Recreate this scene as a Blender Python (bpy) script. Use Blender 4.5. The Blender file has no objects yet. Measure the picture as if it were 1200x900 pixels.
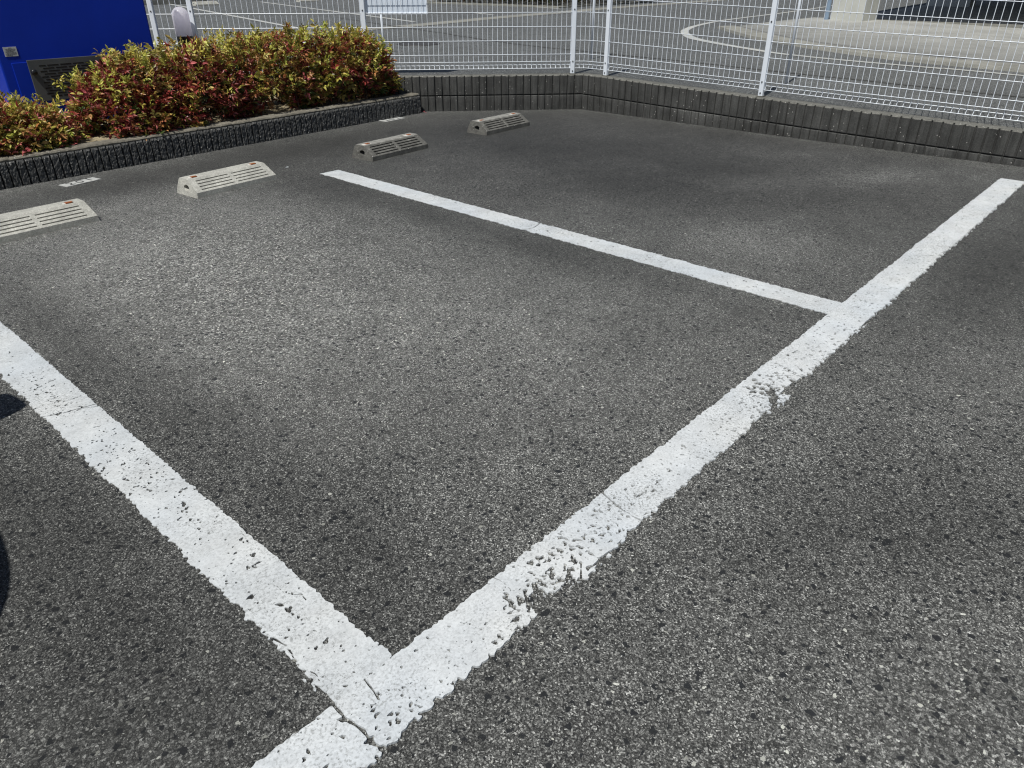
import bpy, bmesh, math, random
import numpy as np
from mathutils import Vector

# ------------------------------------------------------------------ camera, sky, sun, exposure
scene = bpy.context.scene
col = scene.collection
R = math.radians

cam_d = bpy.data.cameras.new("camera")
cam = bpy.data.objects.new("camera", cam_d)
col.objects.link(cam)
cam.location = (0, 0, 1.27)
cam.rotation_euler = (R(90 - 29.7225), R(0.04), R(-47.9116))
cam_d.sensor_width = 36
cam_d.lens = 36 * 846.28 / 1200
cam_d.clip_start = 0.05
cam_d.clip_end = 2000
scene.camera = cam

SUN_EL, SUN_TRAVEL = 61.0, 13.0         # elevation; heading the light travels in, from +X towards +Y
world = bpy.data.worlds.new("World")
scene.world = world
world.use_nodes = True
wn = world.node_tree
sky = wn.nodes.new('ShaderNodeTexSky')
sky.sky_type = 'NISHITA'
sky.sun_disc = False
sky.sun_elevation = R(SUN_EL)
sky.sun_rotation = R(270 - SUN_TRAVEL)
sky.air_density = 1.0
sky.dust_density = 1.0
wn.links.new(sky.outputs[0], wn.nodes['Background'].inputs['Color'])
wn.nodes['Background'].inputs['Strength'].default_value = 0.055

sun_d = bpy.data.lights.new("sun", 'SUN')
sun_d.energy = 4.6
sun_d.angle = R(0.5)
sun_d.color = (1.0, 0.985, 0.93)
sun = bpy.data.objects.new("sun", sun_d)
col.objects.link(sun)
ce = math.cos(R(SUN_EL))
sun_dir = Vector((ce * math.cos(R(SUN_TRAVEL)), ce * math.sin(R(SUN_TRAVEL)), -math.sin(R(SUN_EL))))
sun.rotation_euler = sun_dir.to_track_quat('-Z', 'Y').to_euler()
sun.location = (-20, -5, 40)

scene.cycles.filter_width = 1.15
scene.view_settings.view_transform = 'Standard'
scene.view_settings.look = 'None'
scene.view_settings.exposure = 0.0
scene.view_settings.gamma = 1.0
scene.view_settings.use_curve_mapping = False

# ------------------------------------------------------------------ helpers
rng = np.random.default_rng(7)
random.seed(7)

def tag(o, label=None, cat=None, group=None, kind=None):
    if label: o['label'] = label
    if cat: o['category'] = cat
    if group: o['group'] = group
    if kind: o['kind'] = kind
    return o

def empty(name, loc, rz=0.0):
    o = bpy.data.objects.new(name, None)
    o.empty_display_size = 0.1
    o.location = loc
    o.rotation_euler = (0, 0, rz)
    col.objects.link(o)
    return o

def meshobj(name, verts, faces, mats, parent=None, midx=None, smooth=False):
    me = bpy.data.meshes.new(name)
    me.from_pydata([tuple(map(float, v)) for v in verts], [], faces)
    for m in (mats if isinstance(mats, (list, tuple)) else [mats]):
        me.materials.append(m)
    if midx is not None:
        me.polygons.foreach_set('material_index', list(midx))
    if smooth:
        me.polygons.foreach_set('use_smooth', [True] * len(me.polygons))
    me.update()
    o = bpy.data.objects.new(name, me)
    col.objects.link(o)
    if parent is not None:
        o.parent = parent
    return o

def point_tint(o, name, vals):
    v = np.asarray(vals, np.float32)
    a = o.data.attributes.new(name, 'FLOAT_COLOR', 'POINT')
    a.data.foreach_set('color', np.c_[v, v, v, np.ones(len(v), np.float32)].ravel())

class MB:
    """collects boxes, tubes, lathes; build() links them as ONE mesh object"""
    def __init__(self):
        self.v, self.f, self.m = [], [], []
    def add(self, verts, faces, m=0):
        b = len(self.v)
        self.v += [tuple(map(float, v)) for v in verts]
        for f in faces:
            self.f.append([b + i for i in f]); self.m.append(m)
    def box(self, c, s, rz=0.0, m=0, bevel=0.0):
        x, y, z = s[0] / 2, s[1] / 2, s[2] / 2
        cr, sr = math.cos(rz), math.sin(rz)
        def tr(p): return (c[0] + p[0] * cr - p[1] * sr, c[1] + p[0] * sr + p[1] * cr, c[2] + p[2])
        if bevel <= 0:
            vs = [(-x, -y, -z), (x, -y, -z), (x, y, -z), (-x, y, -z), (-x, -y, z), (x, -y, z), (x, y, z), (-x, y, z)]
            self.add([tr(v) for v in vs], [(3, 2, 1, 0), (4, 5, 6, 7), (0, 1, 5, 4), (1, 2, 6, 5), (2, 3, 7, 6), (3, 0, 4, 7)], m)
        else:
            bm = bmesh.new()
            bmesh.ops.create_cube(bm, size=1)
            for v in bm.verts: v.co = Vector((v.co.x * s[0], v.co.y * s[1], v.co.z * s[2]))
            bmesh.ops.bevel(bm, geom=bm.edges[:], offset=bevel, segments=2, affect='EDGES', profile=0.6)
            bm.verts.index_update()
            self.add([tr(v.co) for v in bm.verts], [[v.index for v in f.verts] for f in bm.faces], m)
            bm.free()
    def tube(self, pts, r, n=6, m=0, cap=True):
        pts = [Vector(p) for p in pts]
        rs = r if isinstance(r, (list, tuple)) else [r] * len(pts)
        rings = []
        for i, p in enumerate(pts):
            t = (pts[min(i + 1, len(pts) - 1)] - pts[max(i - 1, 0)]).normalized()
            a = Vector((0, 0, 1)) if abs(t.z) < 0.9 else Vector((1, 0, 0))
            u = t.cross(a).normalized(); w = t.cross(u)
            rings.append([p + (u * math.cos(2 * math.pi * k / n) + w * math.sin(2 * math.pi * k / n)) * rs[i] for k in range(n)])
        vs = [v for rg in rings for v in rg]
        fs = []
        for i in range(len(pts) - 1):
            for k in range(n):
                a, b = i * n + k, i * n + (k + 1) % n
                fs.append((a, b, b + n, a + n))
        if cap:
            fs.append(tuple(range(n))[::-1]); fs.append(tuple((len(pts) - 1) * n + k for k in range(n)))
        self.add(vs, fs, m)
    def lathe(self, prof, c=(0, 0, 0), n=32, m=0):
        vs, fs = [], []
        for r, z in prof:
            for k in range(n):
                a = 2 * math.pi * k / n
                vs.append((c[0] + r * math.cos(a), c[1] + r * math.sin(a), c[2] + z))
        for i in range(len(prof) - 1):
            for k in range(n):
                a, b = i * n + k, i * n + (k + 1) % n
                fs.append((a, b, b + n, a + n))
        self.add(vs, fs, m)
    def prism(self, poly, z0, z1, m=0):
        n = len(poly)
        vs = [(x, y, z0) for x, y in poly] + [(x, y, z1) for x, y in poly]
        fs = [tuple(range(n))[::-1], tuple(range(n, 2 * n))] + [(i, (i + 1) % n, (i + 1) % n + n, i + n) for i in range(n)]
        self.add(vs, fs, m)
    def build(self, name, mats, parent=None, smooth=False):
        return meshobj(name, self.v, self.f, mats, parent, self.m, smooth)

# ---- numpy noise
def _hash(ix, iy, seed):
    n = (ix.astype(np.int64) * 374761393 + iy.astype(np.int64) * 668265263 + seed * 974634777) & 0xFFFFFFFF
    n = ((n ^ (n >> 13)) * 1274126177) & 0xFFFFFFFF
    n = n ^ (n >> 16)
    return (n & 0xFFFF) / 65535.0
def vnoise(x, y, s, seed=0):
    x = np.asarray(x, float) * s; y = np.asarray(y, float) * s
    ix, iy = np.floor(x), np.floor(y)
    fx, fy = x - ix, y - iy
    fx = fx * fx * (3 - 2 * fx); fy = fy * fy * (3 - 2 * fy)
    a = _hash(ix, iy, seed); b = _hash(ix + 1, iy, seed); c = _hash(ix, iy + 1, seed); d = _hash(ix + 1, iy + 1, seed)
    return (a * (1 - fx) + b * fx) * (1 - fy) + (c * (1 - fx) + d * fx) * fy
def fbm(x, y, s, seed=0, o=4):
    t = 0; a = 1; tot = 0
    for k in range(o):
        t = t + a * vnoise(x, y, s * 2 ** k, seed + 17 * k); tot += a; a *= .5
    return t / tot

# ---- materials
class NT:
    def __init__(self, name):
        self.mat = bpy.data.materials.new(name)
        self.mat.use_nodes = True
        self.t = self.mat.node_tree
        self.b = self.t.nodes['Principled BSDF']
        self.co = self.t.nodes.new('ShaderNodeTexCoord').outputs['Object']
    def n(self, typ, **kw):
        nd = self.t.nodes.new(typ)
        for k, v in kw.items(): setattr(nd, k, v)
        return nd
    def l(self, a, b): self.t.links.new(a, b)
    def noise(self, scale, detail=4, rough=0.55, co=None):
        nd = self.n('ShaderNodeTexNoise'); nd.inputs['Scale'].default_value = scale
        nd.inputs['Detail'].default_value = detail; nd.inputs['Roughness'].default_value = rough
        self.l(co or self.co, nd.inputs['Vector']); return nd.outputs['Fac']
    def voro(self, scale, feature='F1', co=None, dims='3D', rnd=1.0):
        nd = self.n('ShaderNodeTexVoronoi', feature=feature, voronoi_dimensions=dims)
        nd.inputs['Scale'].default_value = scale
        nd.inputs['Randomness'].default_value = rnd
        self.l(co or self.co, nd.inputs['Vector']); return nd
    def ramp(self, fac, stops, interp='LINEAR'):
        nd = self.n('ShaderNodeValToRGB'); cr = nd.color_ramp; cr.interpolation = interp
        while len(cr.elements) < len(stops): cr.elements.new(0.5)
        for e, (p, c) in zip(cr.elements, stops):
            e.position = p
            e.color = (*c, 1) if isinstance(c, (tuple, list)) else (c, c, c, 1)
        self.l(fac, nd.inputs['Fac']); return nd.outputs['Color']
    def math(self, op, a, b=None, clamp=False):
        nd = self.n('ShaderNodeMath', operation=op); nd.use_clamp = clamp
        for i, v in enumerate((a, b)):
            if v is None: continue
            if isinstance(v, (int, float)): nd.inputs[i].default_value = v
            else: self.l(v, nd.inputs[i])
        return nd.outputs[0]
    def mix(self, fac, a, b, mode='MIX'):
        nd = self.n('ShaderNodeMix', data_type='RGBA', blend_type=mode)
        for sck, v in ((nd.inputs[0], fac), (nd.inputs[6], a), (nd.inputs[7], b)):
            if isinstance(v, (int, float)):
                sck.default_value = v if sck.type == 'VALUE' else (v, v, v, 1)
            elif isinstance(v, (tuple, list)): sck.default_value = (*v, 1)
            else: self.l(v, sck)
        return nd.outputs[2]
    def sep(self, c, i=0):
        nd = self.n('ShaderNodeSeparateColor'); self.l(c, nd.inputs[0]); return nd.outputs[i]
    def bump(self, h, strength=0.5, dist=0.003):
        nd = self.n('ShaderNodeBump'); nd.inputs['Strength'].default_value = strength
        nd.inputs['Distance'].default_value = dist
        self.l(h, nd.inputs['Height']); self.l(nd.outputs[0], self.b.inputs['Normal'])
    def base(self, c):
        if isinstance(c, (tuple, list)): self.b.inputs['Base Color'].default_value = (*c, 1)
        else: self.l(c, self.b.inputs['Base Color'])
    def rough(self, r):
        if isinstance(r, (int, float)): self.b.inputs['Roughness'].default_value = r
        else: self.l(r, self.b.inputs['Roughness'])
    def spec(self, v): self.b.inputs['Specular IOR Level'].default_value = v

def asphalt(name, gain, use_wear, pits=True, tint=(1.0, 0.998, 0.945)):
    m = NT(name)
    # warp the coordinates a little so stones are not regular cells
    def warp(scale, amt, off=(0, 0, 0)):
        nz = m.n('ShaderNodeTexNoise'); nz.inputs['Scale'].default_value = scale; nz.inputs['Detail'].default_value = 2
        m.l(m.co, nz.inputs['Vector'])
        sc = m.n('ShaderNodeVectorMath', operation='MULTIPLY_ADD'); m.l(nz.outputs['Color'], sc.inputs[0])
        sc.inputs[1].default_value = (amt, amt, 0)
        ad = m.n('ShaderNodeVectorMath', operation='ADD'); m.l(m.co, ad.inputs[0]); ad.inputs[1].default_value = off
        m.l(ad.outputs[0], sc.inputs[2]); return sc.outputs[0]
    wco = warp(150, .006)
    v1 = m.voro(160, dims='2D', co=wco)         # ~7 mm stones
    v2 = m.voro(310, dims='2D', co=wco)         # ~3 mm grit
    v5 = m.voro(720, dims='2D')
    c1 = m.sep(v1.outputs['Color'], 0); c2 = m.sep(v2.outputs['Color'], 1); c5 = m.sep(v5.outputs['Color'], 2)
    a1 = m.ramp(c1, [(0.0, 0.018), (0.28, 0.042), (0.55, 0.076), (0.78, 0.135), (0.92, 0.22), (0.98, 0.32), (1.0, 0.42)])
    a2 = m.ramp(c2, [(0.0, 0.016), (0.35, 0.045), (0.65, 0.090), (0.86, 0.18), (0.95, 0.28), (1.0, 0.42)])
    n_mid = m.noise(45, 3, .65)
    coarse = m.noise(1.3, 3, .6)                # where the surface has worn down to the stones
    if use_wear:
        gr = m.n('ShaderNodeAttribute', attribute_name='grain').outputs['Fac']
        coarse = m.math('ADD', m.math('MULTIPLY', gr, 0.85), m.math('MULTIPLY_ADD', coarse, 0.5))
        coarse.node.inputs[1].links[0].from_node.inputs[2].default_value = -0.25
    sel = m.ramp(m.math('SUBTRACT', m.math('ADD', n_mid, 0.0), m.math('MULTIPLY', coarse, 0.7)), [(0.0, 0.08), (0.26, 0.95)])
    c = m.mix(m.sep(sel), a1, a2)
    c = m.mix(1.0, c, m.ramp(c5, [(0, 0.62), (0.6, 1.0), (1, 1.55)]), 'MULTIPLY')
    # binder showing between the stones
    e1 = m.voro(160, 'DISTANCE_TO_EDGE', dims='2D', co=wco)
    gap = m.ramp(e1.outputs['Distance'], [(0.0, 0.32), (0.12, 1.0)])
    c = m.mix(1.0, c, gap, 'MULTIPLY')
    # scattered pale chips and pits, their shaded hollows painted as flat near-black spots
    v3 = m.voro(44, dims='2D', co=warp(70, .016, (1.3, 4.4, 0)))
    crad = m.math('MULTIPLY_ADD', m.math('POWER', m.sep(v3.outputs['Color'], 1), 2.5), 0.15); crad.node.inputs[2].default_value = 0.06
    chip = m.math('MULTIPLY', m.math('LESS_THAN', v3.outputs['Distance'], crad), m.math('GREATER_THAN', m.sep(v3.outputs['Color'], 0), m.math('MULTIPLY_ADD', coarse, -0.55)))
    chip.node.inputs[1].links[0].from_node.inputs[1].links[0].from_node.inputs[2].default_value = 1.05
    c = m.mix(chip, c, m.mix(m.sep(v3.outputs['Color'], 2), (0.15, 0.15, 0.143), (0.42, 0.42, 0.40)))
    if pits:
        v4 = m.voro(38, dims='2D', co=warp(75, .024, (3.7, 9.1, 0)))
        rad = m.math('MULTIPLY_ADD', m.math('POWER', m.sep(v4.outputs['Color'], 1), 1.8), 0.23)
        rad.node.inputs[2].default_value = 0.06
        dens = m.noise(2.1, 3)
        thr = m.math('MULTIPLY_ADD', dens, -1.5); thr.node.inputs[2].default_value = 1.12
        pit = m.math('MULTIPLY', m.math('LESS_THAN', v4.outputs['Distance'], rad), m.math('GREATER_THAN', m.sep(v4.outputs['Color'], 0), thr))
        c = m.mix(pit, c, (0.013, 0.014, 0.016))
    # soft patches of dust, tyre wear and old sealer
    big = m.ramp(m.noise(0.9, 5, .6), [(0.30, 0.87), (0.70, 1.12)])
    mid = m.ramp(m.noise(5.5, 4, .6), [(0.30, 0.86), (0.70, 1.14)])
    c = m.mix(1.0, c, big, 'MULTIPLY'); c = m.mix(1.0, c, mid, 'MULTIPLY')
    if use_wear:
        at = m.n('ShaderNodeAttribute', attribute_name='wear')
        c = m.mix(1.0, c, at.outputs['Color'], 'MULTIPLY')
    c = m.mix(1.0, c, tuple(gain * t for t in tint), 'MULTIPLY')
    m.base(c)
    m.rough(m.math('MULTIPLY_ADD', c2, 0.22)); m.b.inputs['Roughness'].links[0].from_node.inputs[2].default_value = 0.62
    m.spec(0.35)
    h = m.math('ADD', m.math('MULTIPLY', m.math('MINIMUM', e1.outputs['Distance'], 0.12), 5.0), m.math('MULTIPLY', m.noise(420, 2), 0.8))
    h = m.math('ADD', h, m.math('MULTIPLY', c1, 0.5))
    m.bump(h, 0.55, 0.003)
    return m.mat

def simple(name, c, rough=0.5, metal=0.0, var=0.12, scale=6, bump=0.0, bscale=60, spec=0.5):
    m = NT(name)
    n = m.noise(scale, 5, .6)
    lo = tuple(x * (1 - var) for x in c); hi = tuple(min(1, x * (1 + var)) for x in c)
    m.base(m.ramp(n, [(0.3, lo), (0.7, hi)]))
    m.rough(rough); m.b.inputs['Metallic'].default_value = metal; m.spec(spec)
    if bump: m.bump(m.noise(bscale, 4), bump, 0.004)
    return m.mat

def concrete(name, c, var=0.3, streak=0.0, speck=0.0, bump=0.4, scale=7, attr=None):
    m = NT(name)
    n = m.noise(scale, 6, .65)
    lo = tuple(x * (1 - var) for x in c); hi = tuple(x * (1 + var) for x in c)
    cc = m.ramp(n, [(0.28, lo), (0.72, hi)])
    if streak:
        mp = m.n('ShaderNodeMapping'); m.l(m.co, mp.inputs[0]); mp.inputs['Scale'].default_value = (26, 26, 2.2)
        s = m.noise(1.0, 4, .6, mp.outputs[0])
        cc = m.mix(1.0, cc, m.ramp(s, [(0.35, 1 - streak), (0.65, 1 + streak * .6)]), 'MULTIPLY')
    fine = m.voro(190)
    cc = m.mix(1.0, cc, m.ramp(m.sep(fine.outputs['Color']), [(0, 0.78), (0.8, 1.05), (1, 1.3)]), 'MULTIPLY')
    if speck:
        v = m.voro(75)
        k = m.math('MULTIPLY', m.math('LESS_THAN', v.outputs['Distance'], 0.30), m.math('GREATER_THAN', m.sep(v.outputs['Color']), 1 - speck))
        cc = m.mix(k, cc, (0.34, 0.33, 0.31))
    if attr:
        cc = m.mix(1.0, cc, m.n('ShaderNodeAttribute', attribute_name=attr).outputs['Color'], 'MULTIPLY')
    m.base(cc); m.rough(0.85); m.spec(0.3)
    m.bump(m.math('ADD', m.noise(150, 4), m.math('MULTIPLY', n, 0.6)), bump, 0.003)
    return m.mat

M = {}
M['asphalt'] = asphalt('lot_asphalt', 1.44, True)
M['road'] = asphalt('road_asphalt', 1.30, False, pits=False, tint=(0.975, 1.0, 0.985))
M['white_metal'] = simple('white_powder_coat', (0.72, 0.76, 0.82), 0.38, var=0.04)
M['board'] = simple('board_white', (0.62, 0.68, 0.76), 0.45, var=0.05, scale=4)
M['stop_pale'] = concrete('pale_stop_concrete', (0.39, 0.383, 0.345), 0.26, 0, 0.03, 0.3, 9)
M['stop_dark'] = concrete('weathered_stop_concrete', (0.108, 0.105, 0.095), 0.42, 0, 0.10, 0.5, 16)
M['stop_top'] = concrete('scuffed_stop_top', (0.235, 0.23, 0.21), 0.45, 0, 0.10, 0.5, 16)
M['slot'] = simple('slot_floor', (0.035, 0.033, 0.03), 0.95, var=0.3, scale=30)  # near-black floor colour for the recessed slots and hand holes
M['slot_pale'] = simple('slot_floor_pale', (0.045, 0.042, 0.038), 0.95, var=0.3, scale=30)  # same near-black floor colour, for the pale stops
M['orange'] = simple('orange_reflector', (0.27, 0.075, 0.016), 0.35, var=0.25, scale=60)
M['refl_base'] = simple('reflector_holder', (0.60, 0.58, 0.53), 0.5, var=0.1, scale=40)
M['rib'] = concrete('old_block_concrete', (0.056, 0.0558, 0.053), 0.36, 0.34, 0.03, 0.5, 5, 'stain')
M['wall_top'] = concrete('wall_top_concrete', (0.135, 0.132, 0.118), 0.35, 0, 0.10, 0.5, 14)
M['split'] = concrete('split_stone', (0.078, 0.078, 0.076), 0.55, 0, 0.14, 0.6, 60)
M['cap'] = concrete('planter_cap', (0.17, 0.155, 0.125), 0.35, 0, 0.05, 0.5, 12)
M['soil'] = concrete('dry_soil', (0.30, 0.25, 0.16), 0.45, 0, 0.08, 0.9, 18)
M['blue'] = simple('blue_enamel', (0.002, 0.027, 0.36), 0.5, var=0.10, scale=3, spec=0.22)
M['blue_side'] = M['blue']
M['grille'] = simple('grille_grey', (0.075, 0.08, 0.082), 0.5, var=0.15, scale=8)
M['black'] = simple('black_plastic', (0.008, 0.008, 0.009), 0.4, var=0.2, scale=10)
M['sticker'] = simple('sticker_paper', (0.45, 0.46, 0.45), 0.5, var=0.08, scale=30)
M['ink'] = simple('grey_ink', (0.10, 0.10, 0.105), 0.6, var=0.1)
def milky():
    m = NT('milky_dome'); m.base((0.90, 0.885, 0.915)); m.rough(0.28)
    tr = m.n('ShaderNodeBsdfTranslucent'); tr.inputs['Color'].default_value = (0.93, 0.90, 0.96, 1)
    mx = m.n('ShaderNodeMixShader'); mx.inputs[0].default_value = 0.72
    m.l(m.b.outputs[0], mx.inputs[1]); m.l(tr.outputs[0], mx.inputs[2])
    m.l(mx.outputs[0], m.t.nodes['Material Output'].inputs['Surface']); return m.mat
M['dome'] = milky()
M['curb'] = concrete('kerb_concrete', (0.23, 0.225, 0.20), 0.30, 0, 0, 0.4, 3)
M['apron'] = concrete('apron_concrete', (0.30, 0.298, 0.28), 0.24, 0, 0, 0.4, 1.6, 'stain')
M['pillar'] = simple('cream_render', (0.52, 0.52, 0.475), 0.8, var=0.10, scale=3, bump=0.2)
M['pipe'] = simple('blue_grey_pipe', (0.20, 0.27, 0.36), 0.5)
M['dark_floor'] = concrete('garage_floor', (0.42, 0.41, 0.39), 0.2, 0, 0, 0.2, 1.5)
M['grey_wall'] = concrete('garage_wall', (0.60, 0.60, 0.60), 0.2, 0.1, 0, 0.2, 1.5)
M['iron'] = simple('cast_iron', (0.045, 0.042, 0.04), 0.6, var=0.4, scale=14, bump=0.6, bscale=40)
M['seam'] = simple('seam_tar', (0.055, 0.054, 0.05), 0.8, var=0.3, scale=12)
M['stem'] = simple('brown_stem', (0.09, 0.055, 0.035), 0.8, var=0.3, scale=40)
M['digit'] = simple('worn_digits', (0.05, 0.05, 0.05), 0.9, var=0.3, scale=50)

# road-marking paint
def paint(name, c0, dirt):
    m = NT(name)
    n = m.noise(9, 6, .65)
    cc = m.ramp(n, [(0.25, tuple(x * (1 - dirt) for x in c0)), (0.60, c0), (0.8, tuple(min(1, x * 1.05) for x in c0))])
    cc = m.mix(1.0, cc, m.ramp(m.noise(2.2, 3, .6), [(0.35, (0.93, 0.945, 0.96)), (0.65, (1.02, 1.0, 0.97))]), 'MULTIPLY')
    f = m.voro(230, dims='2D')
    cc = m.mix(1.0, cc, m.ramp(m.sep(f.outputs['Color']), [(0, 0.88), (0.5, 1.0), (1, 1.05)]), 'MULTIPLY')
    # paint rubbed thin over the stones, only in worn stretches
    thin = m.ramp(m.noise(3.4, 4, .65), [(0.38, 0.0), (0.62, 1.0)])
    sp = m.ramp(m.noise(150, 3, .7), [(0.50, 0.0), (0.64, 0.85)])
    cc = m.mix(m.math('MULTIPLY', m.sep(thin), m.sep(sp)), cc, (0.21, 0.215, 0.21))
    sp2 = m.noise(140, 3, .7)
    cc = m.mix(m.sep(m.ramp(sp2, [(0.66, 0.0), (0.74, 0.6)])), cc, (0.25, 0.25, 0.24))
    m.base(cc); m.rough(0.62); m.spec(0.4)
    v = m.voro(110, dims='2D')
    m.bump(m.math('ADD', m.noise(55, 5, .7), m.math('MULTIPLY', v.outputs['Distance'], 0.7)), 0.22, 0.002)
    return m.mat
M['paint'] = paint('marking_paint', (0.575, 0.595, 0.61), 0.18)
M['paint_stall'] = paint('stall_paint', (0.550, 0.572, 0.588), 0.20)
M['paint_old'] = paint('old_marking_paint', (0.50, 0.50, 0.48), 0.30)

# leaves: colour per leaf stored on the mesh
def leaf_mat():
    m = NT('nandina_leaf')
    at = m.n('ShaderNodeAttribute', attribute_name='leaf_tint')
    m.base(at.outputs['Color']); m.rough(0.42); m.spec(0.45)
    tr = m.n('ShaderNodeBsdfTranslucent'); m.l(at.outputs['Color'], tr.inputs['Color'])
    mx = m.n('ShaderNodeMixShader'); mx.inputs[0].default_value = 0.22
    m.l(m.b.outputs[0], mx.inputs[1]); m.l(tr.outputs[0], mx.inputs[2])
    out = m.t.nodes['Material Output']; m.l(mx.outputs[0], out.inputs['Surface'])
    return m.mat
M['leaf'] = leaf_mat()

# ------------------------------------------------------------------ the lot: one asphalt sheet with worn and stained patches
def axis(lo, hi, step, far):
    core = list(np.arange(lo, hi + 1e-6, step))
    return np.array([-far, -60, -25, -12, -6] + [lo - 1.2, lo - 0.4] + core + [hi + 0.4, hi + 1.2] + [14, 30, 60, far], float)
gx = axis(-2.2, 7.4, 0.05, 400); gy = axis(-2.4, 6.6, 0.05, 400)
X, Y = np.meshgrid(gx, gy)
# (x, y, rx, ry, rotation in degrees, change)
WEAR = [
    (1.80, 4.05, 1.15, 0.70, 0, .28), (1.10, 3.75, .6, .9, 0, .12), (2.0, 3.0, .85, .9, 0, .22), (1.3, 2.8, .5, .8, 0, .18), (1.75, 1.95, .7, .8, 0, .12),
    (2.80, 4.3, .35, .55, 0, -.32), (2.85, 3.2, .17, 1.2, 0, -.30), (2.80, 2.2, .22, .7, 0, -.26), (.72, 3.2, .15, 1.5, 0, -.36), (.78, 1.9, .2, .6, 0, -.28),
    (1.65, 1.55, .6, .5, 0, .05), (1.16, 1.50, .35, .22, 20, -.13), (2.44, 1.43, .35, .12, 15, -.10), (2.0, 2.3, .5, .3, 20, .06), (.72, 1.15, .25, .35, 0, -.28), (1.1, 1.06, .5, .13, 0, -.05),
    (.25, 2.2, .25, .7, 0, -.42), (.2, 1.6, .3, .5, 0, -.42), (.1, 1.15, .4, .35, 0, -.30), (.2, .95, .5, .15, 0, -.12),
    (4.75, 2.9, 1.7, 2.3, 0, -.69), (5.7, 4.3, 1.2, 1.2, 0, -.26), (4.6, 5.0, 1.9, 1.0, 0, -.40), (3.6, 5.4, 1.0, .5, 0, -.30), (6.2, 2.0, .5, 1.2, 0, -.20),
    (5.7, 4.0, .45, .35, -45, .42), (4.75, 3.05, .28, .40, 0, .42), (4.75, 2.27, .22, .22, 0, .40), (5.9, 2.3, .5, .16, -50, .40), (5.25, 1.80, .6, .18, -35, .55), (5.7, 1.45, .5, .14, -20, .34),
    (3.8, 1.60, .55, .34, 10, .62), (3.5, 2.4, .35, .5, 0, .14), (3.85, 3.6, .35, .35, 0, .14), (4.4, 1.35, .5, .16, 0, .10), (4.5, 1.80, .35, .16, -20, -.16), (4.0, 4.15, .5, .15, 0, .12),
    (6.3, 3.0, .22, 2.2, 0, -.18), (4.9, .60, .5, .15, 0, .12), (3.9, .50, .6, .22, 0, -.36), (5.2, .2, 1.1, .45, 0, -.34), (3.2, .55, .3, .12, 0, -.08),
    (1.78, .25, .34, .20, -30, -.36), (1.45, .42, .18, .10, 0, -.12), (2.0, .02, .35, .18, 0, -.18), (2.75, .25, .5, .3, 0, .10), (2.0, .55, .35, .12, 0, .05), (1.08, .27, .35, .25, 0, .07), (.75, .6, .25, .12, 0, -.06),
    (1.35, .55, 1.2, .5, -25, -.10), (4.2, .45, 2.2, .5, 0, -.14),
    (1.5, 5.35, 1.3, .28, 0, -.30), (2.6, 5.4, 1.2, .42, 0, -.34), (2.42, 5.12, .16, .05, 0, -.35), (1.78, 4.85, .35, .12, 0, .14),
]
W = np.ones_like(X)
for (x, y, rx, ry, a, d) in WEAR:
    ca, sa = math.cos(R(a)), math.sin(R(a))
    dx, dy = X - x, Y - y
    wob = 1 + 0.5 * (fbm(X, Y, 2.2, int(abs(x * 100 + y * 10))) - .5)
    u, v = (dx * ca + dy * sa) / rx * wob, (-dx * sa + dy * ca) / ry * wob
    W *= 1 + d * np.exp(-(u * u + v * v) * 0.9)
# faint pale construction joint across the far stall
jd = np.abs((X - 4.95) * 0.33 - (Y - 2.45) * -0.94 + 0.03 * (fbm(X, Y, 4, 3) - .5))
ny, nx = X.shape
verts = np.c_[X.ravel(), Y.ravel(), np.zeros(X.size)]
ii = np.arange(nx * ny).reshape(ny, nx)
faces = np.c_[ii[:-1, :-1].ravel(), ii[:-1, 1:].ravel(), ii[1:, 1:].ravel(), ii[1:, :-1].ravel()].tolist()
ground = meshobj('ground', verts, faces, M['asphalt'])
at = ground.data.attributes.new('wear', 'FLOAT_COLOR', 'POINT')
wc = np.c_[W.ravel(), W.ravel(), W.ravel(), np.ones(W.size)].astype(np.float32)
# how far the surface has worn down to its stones
GRAIN = [(1.75, 3.2, 1.15, 1.6, .85), (1.9, 1.7, .8, .6, .45), (.1, 1.1, .5, .35, .62), (.2, 1.8, .35, .6, .45), (1.25, -.05, .6, .3, .62), (1.8, .0, .5, .25, .5), (2.9, .2, .9, .35, .45), (3.8, 1.6, .6, .35, .3), (5.2, 1.8, .7, .3, .35)]
G = .34 + .34 * (fbm(X, Y, 3.1, 44, 3) - .5)
for (x, y, rx, ry, d) in GRAIN: G = np.maximum(G, d * np.exp(-(((X - x) / rx) ** 2 + ((Y - y) / ry) ** 2) ** 1.4))
at.data.foreach_set('color', wc.ravel())
ga = ground.data.attributes.new('grain', 'FLOAT', 'POINT')
ga.data.foreach_set('value', G.astype(np.float32).ravel())
tag(ground, kind='structure')

# ------------------------------------------------------------------ retaining wall, road behind it
def ztop(y): return 0.343 - 0.0245 * max(0.0, 4.8 - max(y, -3.0))
FAR_D = Vector((-0.733, 0.680)); CORNER = Vector((6.51, 4.90))
wall_path = [CORNER + FAR_D * 22.5, CORNER] + [Vector(p) for p in ((6.52, 3.65), (6.54, 2.41), (6.585, 1.42), (6.63, .855), (6.75, -.6), (7.2, -8.0))]

def path_points(path, step_list=None):
    """cumulative length, evaluation"""
    L = [0.0]
    for a, b in zip(path, path[1:]): L.append(L[-1] + (b - a).length)
    def ev(s):
        s = min(max(s, 0), L[-1] - 1e-9)
        for i in range(len(path) - 1):
            if s <= L[i + 1]:
                t = (s - L[i]) / (L[i + 1] - L[i]); d = (path[i + 1] - path[i]).normalized()
                return path[i].lerp(path[i + 1], t), d
    return L, ev

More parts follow.
